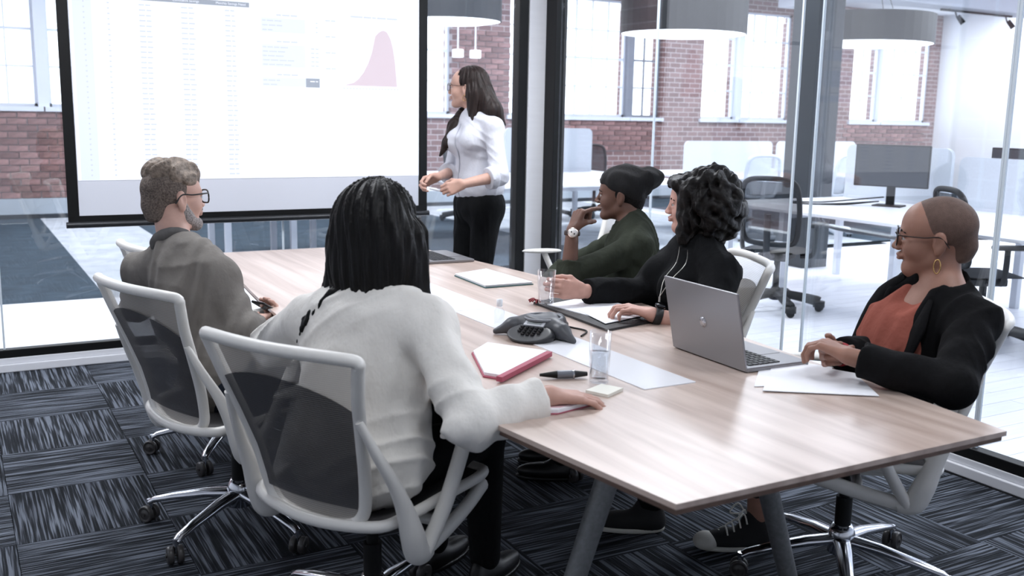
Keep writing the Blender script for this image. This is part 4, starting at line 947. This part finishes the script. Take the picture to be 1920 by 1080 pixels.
# ---- curly-haired person in black
def curly():
    neck, ls, rs, pel = (2.526,2.972,0.964), (2.484,2.793,0.889), (2.531,3.135,0.861), (2.52, 3.06, .545)
    P = Person('seated person with curly dark hair in a black sweater holding a drinking glass', (2.52, 3.06, 0), SK_E)
    H = Head((2.521,3.007,1.127), -52, 0, 0, 1.0)
    rw, lw = (2.062,3.086,0.802), (2.126,2.739,0.771); re, le = (2.363,3.107,0.772), (2.312,2.645,0.711)
    B = H.skull(.98, .96)+[rc(H.w(0, -.024, -.05), V3(neck), .050, .055, .03)]+torso(neck, pel, ls, rs, -.012)+arm(rs, re, rw)+arm(ls, le, lw)
    B += hand(rw, V3((1.950,3.106,0.817))-V3(rw), V3((-.55, .65, .05)), (.0, .0, 1), (34, 42, 30), 0, .98, (.7, .55, .35), (.9, .0, .55))
    B += hand(lw, V3((2.040,2.792,0.791))-V3(lw)+V3((0, 0, .008)), (-.1, .1, -1), (.3, .8, 0), (22, 50, 35), .2, .98)
    P.part('body', B, P.skin, .0036)
    SW = cloth('black_sweater', (19, 20, 22), .92, .12)
    P.part('sweater', torso(neck, pel, ls, rs, .016, 1.10, .035, .02)+sleeve(rs, re, rw, .92, (.070, .058, .044))+sleeve(ls, le, lw, .62, (.074, .062, .050)), SW, .0055, folds(0.0062, 37, 41))
    R_, F_, U_ = axes(neck, pel, ls, rs); n = V3(neck)
    P.part('collar', [rc(n+R_*.060*math.cos(a)+F_*.055*math.sin(a)+U_*.014, n+R_*.060*math.cos(b)+F_*.055*math.sin(b)+U_*.014, .013, .013, .01) for a, b in zip(np.linspace(0, 2*math.pi, 15)[:-1], np.linspace(0, 2*math.pi, 15)[1:])], SW, .0045)
    h, k, a, f = seat_legs(pel, -58, .40, .09, .49, .10, .06); P.part('trousers', [el(V3(pel)-(0, 0, .01), (.19, .14, .11), None, .05)]+legs_prims(h, k, a, (.095, .066, .045)), BLACKTR, .008)
    for q in a: shoe(P, (q[0]-f[0]*.05, q[1]-f[1]*.05, 0), (q[0]+f[0]*.17, q[1]+f[1]*.17, 0), DSHOE)
    rs_ = np.random.RandomState(5); cur = [H.el((0, -.045, .040), (.098, .108, .092), .03), H.el((0, -.075, -.05), (.105, .085, .10), .03)]
    for i in range(230):
        u = rs_.randn(3); u /= np.linalg.norm(u); p = np.array((0, -.052, -.005))+u*np.array((.122, .128, .135))
        if p[1] > .055 and p[2] < .06: continue
        if p[2] < -.125: p[2] = -.125-rs_.rand()*.02
        if abs(p[0]) < .05 and p[1] > .02 and p[2] < .075: continue
        cur.append(H.el(tuple(p), (.016+.012*rs_.rand(), .016+.012*rs_.rand(), .018+.014*rs_.rand()), .012))
    for x in (-1, 1):
        for z in np.linspace(.07, -.12, 8): cur.append(H.el((x*(.082+.014*rs_.rand()), .028+.02*rs_.rand(), z), (.026, .028, .03), .014))
    for x in np.linspace(-.06, .06, 5): cur.append(H.el((x, .066+.012*rs_.rand(), .082-.1*abs(x)), (.028, .030, .026), .014))
    cur += [H.el((0, .135, -.015), (.062, .075, .074), .008, -1)]
    P.part('hair', cur, hairm('dark_curly_hair', (17, 14, 14), (48, 48, 48)), .0042, folds(.006, 70, 6, (1, 1, 1)))
    eyes(P, H, None, BLACKHAIR); lips(P, H, mat('lip_rose', (160, 96, 94), .4))
    ch = [n+R_*-.03+F_*.07+U_*.0, V3((2.306,2.787,0.934)), V3((2.244,2.788,0.879)), V3((2.217,2.814,0.816))]; c2 = [n+R_*.03+F_*.07+U_*.0, V3((2.316,2.851,0.931)), V3((2.249,2.831,0.878)), V3((2.217,2.814,0.816))]
    b = MB(); b.tube(smooth_path(ch, 8), .0015, 6); b.tube(smooth_path(c2, 8), .0015, 6); b.tube([V3((2.217,2.814,0.816)), V3((2.214,2.811,0.797))], .004, 8); P.add(b, 'necklace', mat('silver_chain', (196, 192, 184), .3, .9))
    e, w_ = V3(le), V3(lw); d = unit(w_-e); c = w_-d*.02; x = unit(np.cross(d, (0, 0, 1))); y = np.cross(x, d)
    P.add(MB().tube([c+x*.033*math.cos(t)+y*.033*math.sin(t) for t in np.linspace(0, 2*math.pi, 25)[:-1]], .0038, 8, True, 3.6, tuple(d)), 'watch_strap', mat('black_strap', (18, 18, 20), .5))
    M = Matrix((tuple(x), tuple(d), tuple(y))).transposed(); P.add(MB().lathe([(0, 0), (.018, 0), (.0195, .003), (.0195, .008), (.016, .010), (0, .010)], Vector(c+y*.034), 24, M), 'watch_case', mat('watch_black', (40, 40, 44), .2, .6))
    g = (1.909,3.099,0.784); tumbler((g[0], g[1], .765), .029, .035, .125, 'empty drinking glass in the hand of the curly-haired person', 0)
curly()

# ---- person in the black blazer (near right)
def blazer():
    neck, ls, rs, pel = (2.539,1.889,0.963), (2.491,1.741,0.906), (2.568,2.024,0.901), (2.46, 2.06, .545)
    P = Person('seated person with a shaved head, glasses, black blazer and rust top at the near right', (2.46, 2.06, 0), SK_F)
    H = Head((2.534,1.925,1.124), -38, 0, 4, 1.03)
    le, lw = (2.287,1.642,0.769), (2.131,1.858,0.818); re, rw = (2.510,2.047,0.736), (2.244,1.997,0.781)
    B = H.skull(1.0, .98)+[rc(H.w(0, -.026, -.05), V3(neck), .048, .052, .03)]+torso(neck, pel, ls, rs, -.008, .92)+arm(ls, le, lw, -.003)+arm(rs, re, rw, -.003)
    B += hand(lw, V3((2.106,1.948,0.844))-V3(lw), V3((-.2, .75, -.5)), (.0, .0, 1), (38, 44, 30), 0, .98, (.35, .9, .2), (.2, .95, .1))
    B += hand(rw, V3((2.124,1.975,0.799))-V3(rw), V3((.0, -.8, .2)), (-.2, .0, 1), (46, 50, 35), 0, .96, (.7, .5, .2), (.8, .2, .3))
    P.part('body', B, P.skin, .0036)
    R_, F_, U_ = axes(neck, pel, ls, rs); A_ = np.array((R_, F_, U_)); n, p = V3(neck), V3(pel)
    top = torso(neck, pel, ls, rs, .006, .96)+[el(V3(neck)+(V3(pel)-V3(neck))*.38+F_*.065, (.135, .062, .10), A_, .05)]
    P.part('top', top+[rc(n+U_*.10+F_*.07, n+(p-n)*.10+F_*.14, .085, .055, .02, -1), el(n+U_*.03, (.085, .075, .055), A_, .02, -1)], cloth('rust_top', (150, 86, 74), .9, .08), .005, folds(0.0050, 49, 51))
    BZ = cloth('black_blazer', (17, 17, 19), .9, .10)
    at = lambda t, x=0, y=0: n+(p-n)*t+R_*x+F_*y
    V_ = [el(at(.12, .0, .175), (.080, .135, .14), A_, .02, -1), el(at(.42, -.0, .17), (.115, .135, .20), A_, .03, -1), el(at(.72, .0, .17), (.085, .11, .17), A_, .03, -1), el(n+U_*.055+F_*.03, (.075, .075, .07), A_, .02, -1)]
    P.part('blazer', torso(neck, pel, ls, rs, .020, 1.02, .0)+V_+sleeve(rs, re, rw, .88, (.070, .060, .050))+sleeve(ls, le, lw, .88, (.066, .058, .048), .02), BZ, .0055, folds(0.0062, 34, 61))
    BQ = torso(neck, pel, ls, rs, .020, 1.02, .0)
    for s in (-1, 1):
        q = [snap(BQ, at(t, s*x, .30), -F_, .003) for t, x in ((.02, .078), (.10, .096), (.20, .112), (.32, .122), (.45, .124), (.60, .110), (.75, .085))]
        P.add(MB().tube(smooth_path(q, 4), [r_ for a_, b_ in zip((.012, .018, .028, .026, .018, .012), (.018, .028, .026, .018, .012, .006)) for r_ in [a_+(b_-a_)*i/4 for i in range(4)]]+[.006], 10, flat=.35, up=tuple(F_)), 'lapel', BZ)
    P.part('blazer_collar', [rc(n+R_*.066*math.cos(a)+F_*.056*math.sin(a)+U_*.020, n+R_*.066*math.cos(b)+F_*.056*math.sin(b)+U_*.020, .017, .017, .012) for a, b in zip(np.linspace(3.0, 6.4, 10)[:-1], np.linspace(3.0, 6.4, 10)[1:])], BZ, .005)
    f = np.array((-.79, .61, 0)); r = np.array((f[1], -f[0], 0)); hp = [p-r*.085-(0, 0, .03), p+r*.085-(0, 0, .03)]; kn = [V3((2.19, 2.22, .50)), V3((2.30, 2.42, .50))]; an = [V3((2.345, 2.385, .16)), V3((2.10, 2.66, .12))]
    P.part('trousers', [el(p-(0, 0, .01), (.17, .13, .11), None, .05)]+legs_prims(hp, kn, [an[0]+(0, 0, .06), an[1]], (.09, .064, .048)), BLACKTR, .007, folds(0.0031, 46, 6))
    P.part('lower_leg', [rc(an[0]+(0, 0, .12), an[0]-(0, 0, .08), .040, .034, .02)], P.skin, .005)
    wsole = mat('sneaker_rubber', (196, 194, 186), .6)
    s1 = shoe(P, (2.375, 2.365, 0), (2.165, 2.455, 0), mat('black_canvas', (20, 20, 22), .8), wsole, .043, .085, 'black canvas sneaker with white laces'); shoe(P, (2.13, 2.64, 0), (1.93, 2.76, 0), MATS['black_canvas'], wsole, .043, .08)
    d = unit(np.array((-.21, .09, 0))); sd = np.array((d[1], -d[0], 0)); lb = MB()
    for i in range(5):
        c = np.array((2.34, 2.38, 0))+d*(.045+.022*i)+(0, 0, .116-.013*i); q = [c-sd*.030-(0, 0, .018), c+(0, 0, .003), c+sd*.030-(0, 0, .018)+d*.010]
        lb.tube(smooth_path(q, 4), .0032, 6)
    c = np.array((2.34, 2.38, 0))+d*.04+(0, 0, .125)
    for s in (-1, 1): lb.tube(smooth_path([c, c+sd*s*.03+(0, 0, .025)+d*.02, c+sd*s*.035+(0, 0, -.01)+d*.045, c+d*.01], 5), .0028, 6)
    P.add(lb, 'shoelace', mat('white_lace', (216, 214, 208), .8))
    toe = organic('toe_cap', [el(np.array((2.178, 2.449, .030)), (.042, .045, .033), np.array((sd, d, (0, 0, 1))), .01), cut((0, 0, .008), (0, 0, -1), .003)], wsole, P.root, .004)
    P.part('shaved_hair', [H.el((0, -.0165, .036), (.0745, .0955, .0822), .01), H.rc((0, -.072, -.02), (0, -.062, -.055), .043, .039, .02), H.el((0, .036, .036), (.0615, .0512, .0562), .02), H.cut((0, .085, .068), (0, .75, -.66), .008), H.cut((0, 0, -.070), (0, 0, -1), .02)], mat('shaved_dark_hair', (98, 78, 70), .65, noise=((70, 70, 70), .14, 4), bump=((420, 420, 420), .5, .003), spec=.3), .0038)
    eyes(P, H, None, BLACKHAIR); lips(P, H, mat('lip_brown', (140, 94, 84), .4)); glasses(P, H, mat('dark_wire', (40, 34, 34), .3, .5), .025, .0019, .95)
    c = H.w(-.080, -.010, -.050)
    P.add(MB().tube([c-H.R[2]*.021+H.R[1]*.009*math.cos(t)+H.R[2]*.021*math.sin(t) for t in np.linspace(0, 2*math.pi, 22)[:-1]], .0022, 6, True), 'hoop_earring', mat('gold', (214, 176, 120), .25, 1))
    e, w_ = V3(rw), V3(lw); d = unit(V3(lw)-V3(le)); c = w_+d*.0-(0, 0, .0)
    rr_ = unit(V3(rw)-V3(re)); c = V3(rw)-rr_*.015; x = unit(np.cross(rr_, (0, 0, 1))); y = np.cross(x, rr_)
    P.add(MB().tube([c+x*.033*math.cos(t)+y*.033*math.sin(t) for t in np.linspace(0, 2*math.pi, 25)[:-1]], .0032, 8, True, 3.6, tuple(rr_)), 'red_wristband', mat('red_band', (150, 34, 42), .5))
blazer()

# ================================================================ OFFICE BEYOND THE GLASS
DESKW = mat('desk_white', (238, 240, 246), .35); DIVM = mat('divider_fabric', (206, 213, 222), .9, noise=((60, 60, 60), .04)); STEELW = mat('desk_leg_paint', (214, 219, 228), .4)
def desk(x0, x1, y0, y1, label, legs, z=.73):
    d = tag(empty('office_desk', ((x0+x1)/2, (y0+y1)/2, 0)), label, 'desk'); cx, cy = d.location.x, d.location.y
    MB().box((0, 0, z-.0125), (x1-x0, y1-y0, .025)).build('desk_top', DESKW, d, .004)
    for lx, ly in legs: MB().box((lx-cx, ly-cy, (z-.025)/2), (.055, .055, z-.025)).build('leg', STEELW, d, .003)
    xs = sorted({l[0] for l in legs}); ys_ = sorted({l[1] for l in legs})
    for y in ys_: MB().box(((xs[0]+xs[-1])/2-cx, y-cy, z-.055), (xs[-1]-xs[0], .04, .05)).build('frame_rail', STEELW, d)
    return d
desk(5.88, 7.5, 2.9, 6.75, 'long white bench desk with a monitor behind the glass on the right', [(x, y) for x in (5.98, 7.35) for y in (3.0, 4.8, 6.0, 6.65)])
desk(7.9, 11.6, 9.3, 10.9, 'white bench desk in the middle of the office', [(x, y) for x in (8.0, 9.7, 11.4) for y in (9.4, 10.8)])
desk(4.6, 7.45, 8.75, 11.3, 'white meeting table next to the pillar beyond the glass', [(x, y) for x in (4.8, 7.25) for y in (8.95, 11.1)])
desk(1.9, 4.1, 8.7, 9.9, 'white frame desk half hidden behind the projection screen', [(x, y) for x in (2.15, 2.75, 3.15, 3.9) for y in (8.95, 9.6)])
for x in (2.3, 2.9): MB().box((x-3.0, -.35, .16), (.62, .03, .03)).build('foot_rail', STEELW, bpy.data.objects['office_desk.003'])
def divider(x, y, w, h, yaw, z, label, th=.035):
    o = tag(empty('desk_divider', (x, y, z), math.radians(yaw)), label, 'divider', 'desk dividers')
    r = .07; P = [(-w/2, 0), (w/2, 0)]+[(w/2-r+r*math.cos(a), h-r+r*math.sin(a)) for a in np.linspace(0, math.pi/2, 6)]+[(-w/2+r+r*math.cos(a), h-r+r*math.sin(a)) for a in np.linspace(math.pi/2, math.pi, 6)]
    n = len(P); b = MB(); b.add([(px, -th/2, pz) for px, pz in P]+[(px, th/2, pz) for px, pz in P], [tuple(range(n)), tuple(range(2*n-1, n-1, -1))]+[(i, n+i, n+(i+1) % n, (i+1) % n) for i in range(n)])
    b.build('panel', DIVM, o); MB().box((0, 0, .012), (w*.9, th+.02, .024)).build('foot_clamp', STEELW, o)
divider(7.48, 6.15, 1.15, .50, 90, .73, 'pale rounded desk divider behind the monitor'); divider(7.48, 4.95, 1.1, .44, 90, .73, 'pale rounded desk divider right of the monitor'); divider(7.48, 3.78, 1.1, .44, 90, .73, 'pale rounded desk divider at the right edge')
divider(9.0, 10.1, 1.5, .42, 0, .73, 'long white divider on the middle bench, left'); divider(10.6, 10.1, 1.5, .42, 0, .73, 'long white divider on the middle bench, right')
divider(6.7, 10.9, 1.3, .55, 0, .73, 'clear-topped grey divider behind the leather chair')
def monitor(x, y, yaw, label, w=.62, h=.36, tilt=0):
    m = tag(empty('monitor', (x, y, .73), -math.radians(yaw)), label, 'monitor')
    MB().box((0, 0, .006), (.24, .19, .012)).build('stand_foot', BLACKM, m, .003); MB().box((0, -.03, .13), (.07, .03, .25)).build('stand_neck', BLACKM, m, .004)
    c = MB().box((0, 0, .165+h/2), (w, .035, h)).build('casing', BLACKM, m, .006); MB().box((0, .0185, .165+h/2), (w*.965, .002, h*.94)).build('screen', mat('dark_screen', (58, 63, 70), .3), c)
monitor(7.05, 5.85, -115, 'large dark monitor on the bench desk behind the glass'); monitor(7.62, 5.0, -90, 'second dark monitor half hidden behind the first one'); monitor(7.62, 4.3, -90, 'dark monitor between the two right-hand dividers')
cb = MB()
for k in range(3): cb.tube(smooth_path([(6.98, 5.9, .77), (6.7, 6.05+.04*k, .737), (6.42, 6.25, .736), (6.5, 6.45-.05*k, .736), (6.75, 6.3, .737), (7.1, 5.95, .80)], 8), .006, 6)
tag(cb.build('cable_coil', BLACKM), 'loose black cables coiled on the desk beside the monitor', 'cable')
kt = MB(); kt.tube(smooth_path([(6.3, 5.92, .66), (6.2, 5.7, .60), (6.25, 5.3, .58), (6.15, 4.9, .60), (6.3, 4.6, .66)], 8), .014, 8); tag(kt.build('cable_sleeve', GREYPL), 'grey braided cable sleeve hanging under the bench desk', 'cable')
# dark office chairs
def chair_dark(label, x, y, yaw, star=0, arms=True, pale=False):
    root = tag(empty('task_chair', (x, y, 0), -math.radians(yaw)), label, 'chair', 'office task chairs')
    FR = mat('pale_chair_frame', (196, 204, 214), .5) if pale else OFFBLACK
    b = star_base(root, FR, FR if not pale else OFFBLACK, pol=False); b.rotation_euler = (0, 0, math.radians(star))
    MB().cyl((0, 0, .15), (0, 0, .43), .026, .024, 16).build('gas_post', FR, root)
    MB().grid(lambda u, v: ((u-.5)*.48*(1-.12*abs(2*v-1)**3), (v-.5)*.46, .485-.05*(abs(2*u-1)**3)*.3-.03*max(0, v-.8)*5), 10, 10).build('seat', OFFBLACK, root); root.children[-1].modifiers.new('t', 'SOLIDIFY').thickness = .055
    MB().box((0, -.02, .42), (.22, .26, .05)).build('tilt_mechanism', FR, root, .01)
    prof = [(-.21, .56, .19), (-.235, .68, .215), (-.255, .82, .22), (-.28, .95, .205), (-.295, 1.0, .17)]
    full = [(w, y_, z) for y_, z, w in prof]+[(.09, -.30, 1.02), (-.09, -.30, 1.02)]+[(-w, y_, z) for y_, z, w in prof[::-1]]+[(-.1, -.2, .53), (.1, -.2, .53)]
    MB().tube(smooth_path(full, 5, True), .020, 10, True).build('back_frame', FR, root)
    def fn(u, v):
        t = v*(len(prof)-1); i = min(int(t), len(prof)-2); q = [prof[i][k]*(1-t+i)+prof[i+1][k]*(t-i) for k in range(3)]; a = 2*u-1
        return (a*q[2], q[0]-.04*(1-a*a), q[1])
    MB().grid(fn, 10, 10).build('back_mesh', OFFMESH if not pale else mesh_cloth('pale_mesh', (190, 198, 208), .7), root)
    MB().tube(smooth_path([(0, -.10, .42), (0, -.26, .45), (0, -.29, .60), (0, -.30, .76)], 5), .026, 8).build('back_spine', FR, root)
    if arms:
        for s in (-1, 1):
            MB().tube(smooth_path([(s*.18, 0, .43), (s*.27, -.01, .45), (s*.285, -.01, .56), (s*.285, -.01, .66)], 5), .019, 8).build('arm_post', FR, root)
            MB().box((s*.285, .02, .675), (.08, .25, .03)).build('armrest', FR, root, .012)
    return root
chair_dark('black mesh task chair standing behind the glass in front of the bench desk', 5.52, 5.58, 62, 20)
chair_dark('black task chair with open hoop back at the far right of the bench desk', 5.98, 4.14, 118, 50)
chair_dark('pale grey mesh chair at the middle bench, left', 8.45, 9.05, 15, 10, False, True); chair_dark('pale grey mesh chair at the middle bench, right', 9.6, 8.95, -10, 30, False, True)
chair_dark('dark mesh chair behind the meeting table by the brick wall', 8.1, 11.9, 200, 0, True); chair_dark('dark office chair at the left edge beside the pillar beyond the glass', 6.1, 12.0, 100, 40, True); chair_dark('dark chair under the white frame desk behind the screen', 3.45, 8.35, 10, 40)
# black leather executive chair
lc = tag(empty('executive_chair', (7.35, 11.75, 0), math.radians(150)), 'black leather executive chair with padded headrest by the brick wall', 'chair')
LTH = mat('dark_leather', (58, 64, 72), .4)
bs = star_base(lc, OFFBLACK, OFFBLACK, pol=False); MB().cyl((0, 0, .15), (0, 0, .43), .03, .026, 14).build('gas_post', OFFBLACK, lc)
organic('seat_cushion', [el((0, 0, .50), (.26, .26, .075), k=.02)], LTH, None, .012).parent = lc
organic('backrest', [el((0, -.25, .78), (.24, .075, .30), k=.02)], LTH, None, .012).parent = lc
organic('headrest', [rc((-.15, -.29, 1.06), (.15, -.29, 1.06), .085, .085, .02)], LTH, None, .012).parent = lc
for s in (-1, 1): MB().tube(smooth_path([(s*.24, .12, .5), (s*.30, .12, .62), (s*.30, -.05, .70), (s*.26, -.22, .66)], 6), .03, 8).build('armrest', OFFBLACK, lc)
# fire extinguisher on the brick wall
fe = tag(empty('fire_extinguisher', (9.27, 14.02, .66)), 'red fire extinguisher with white label on the brick wall', 'fire extinguisher')
REDP = mat('extinguisher_red', (150, 32, 38), .35)
MB().lathe([(0, 0), (.075, 0), (.085, .02), (.085, .34), (.06, .40), (.025, .42), (.025, .45), (0, .45)], n=24).build('cylinder', REDP, fe)
MB().grid(lambda u, v: (.0866*math.sin((u-.5)*2.2+.2), -.0866*math.cos((u-.5)*2.2+.2), .03+v*.24), 10, 4).build('label_sticker', mat('sticker_white', (226, 226, 228), .6, noise=((26, 26, 30), .22)), fe)
MB().box((0, 0, .47), (.03, .14, .03)).build('valve_handle', BLACKM, fe); MB().tube(smooth_path([(0, -.04, .46), (-.09, -.05, .42), (-.12, -.04, .25), (-.11, -.02, .1)], 6), .012, 8).build('hose', RUBBER, fe); MB().box((0, .1, .25), (.05, .05, .3)).build('wall_bracket', BLACKM, fe)
# pendant lamps
DRUM = mat('drum_shade', (22, 25, 29), .6, noise=((80, 80, 3), .08)); DIFF = mat('lamp_diffuser', (250, 250, 252), .5, emis=((250, 250, 255), 1.6))
def pendant(x, y, z, r, h, label):
    p = tag(empty('pendant_lamp', (x, y, z)), label, 'pendant lamp', 'drum pendant lamps')
    n = 40; ring = [(math.cos(2*math.pi*k/n), math.sin(2*math.pi*k/n)) for k in range(n)]
    b = MB(); V = [(c*r, s*r, 0) for c, s in ring]+[(c*r, s*r, h) for c, s in ring]+[(c*(r-.012), s*(r-.012), 0) for c, s in ring]+[(c*(r-.012), s*(r-.012), h) for c, s in ring]
    F = []
    for k in range(n):
        j = (k+1) % n; F += [(k, j, n+j, n+k), (2*n+j, 2*n+k, 3*n+k, 3*n+j), (j, k, 2*n+k, 2*n+j), (n+k, n+j, 3*n+j, 3*n+k)]
    b.add(V, F, False); b.build('shade', DRUM, p)
    MB().lathe([(0, -.03), (r*.7, -.022), (r-.014, .0), (r-.014, .02), (0, .02)], n=n).build('diffuser', DIFF, p)
    MB().lathe([(0, h-.01), (r-.014, h-.01), (r-.014, h-.005), (0, h-.005)], n=n).build('top_disc', DRUM, p)
    for a in range(3): MB().cyl((r*.6*math.cos(a*2.1), r*.6*math.sin(a*2.1), h), (0, 0, min(3.6-z, h+.9)), .004, .004, 6).build('suspension_cable', BLACKM, p)
    MB().cyl((0, 0, h+.85 if h+.85 < 3.6-z else 3.58-z), (0, 0, 3.61-z), .03, .03, 12).build('ceiling_rose', BLACKM, p)
pendant(4.37, 9.0, 2.33, .50, .42, 'dark drum pendant lamp seen above the standing woman'); pendant(7.25, 9.0, 2.36, .70, .38, 'large dark drum pendant lamp right of the pillar'); pendant(10.2, 9.0, 2.40, .79, .35, 'large dark drum pendant lamp above the bench desk')
for i, x in enumerate((6.68, 6.97)):
    o = tag(empty('box_pendant', (x, 13.5, 2.25)), ('small white box pendant lamp nearer the dark column', 'small white box pendant lamp further right by the brick wall')[i], 'pendant lamp')
    MB().box((0, 0, .06), (.13, .13, .12)).build('shade', mat('box_lamp_white', (242, 243, 248), .5, emis=((245, 246, 255), .6)), o, .01); MB().cyl((0, 0, .12), (0, 0, 1.36), .012, .012, 8).build('rod', STEELW, o)
# dark column behind the presenter and track spotlights
o = MB().box((4.25, 9.75, 1.3), (.30, .30, 2.6)).build('dark_cabinet', mat('dark_teal_gloss', (58, 70, 80), .25, noise=((6, 6, 2), .12)), None, .004); tag(o, 'tall dark grey-blue column unit behind the standing woman', 'cabinet')
o = MB().box((7.46, 7.2, 1.8), (.34, .34, 3.6)).build('wall_column', mat('dark_column_paint', (48, 54, 60), .5), None, .006); structure(o, 'dark square column behind the side glass')
tr = tag(empty('track_light', (15.0, 11.0, 3.2)), 'black ceiling track with small spotlights at the upper right', 'track light')
MB().box((0, 0, .03), (1.8, .04, .03)).build('track', BLACKM, tr)
for dx in (-.55, .75): MB().cyl((dx, 0, .02), (dx, -.03, -.06), .012, .012, 8).build('spot_arm', BLACKM, tr); MB().cyl((dx, -.05, -.05), (dx+.06, -.12, -.17), .035, .045, 14).build('spot_head', BLACKM, tr)
for dx in (-.7, .7): MB().cyl((dx, 0, .03), (dx, 0, .41), .006, .006, 6).build('drop_rod', BLACKM, tr)
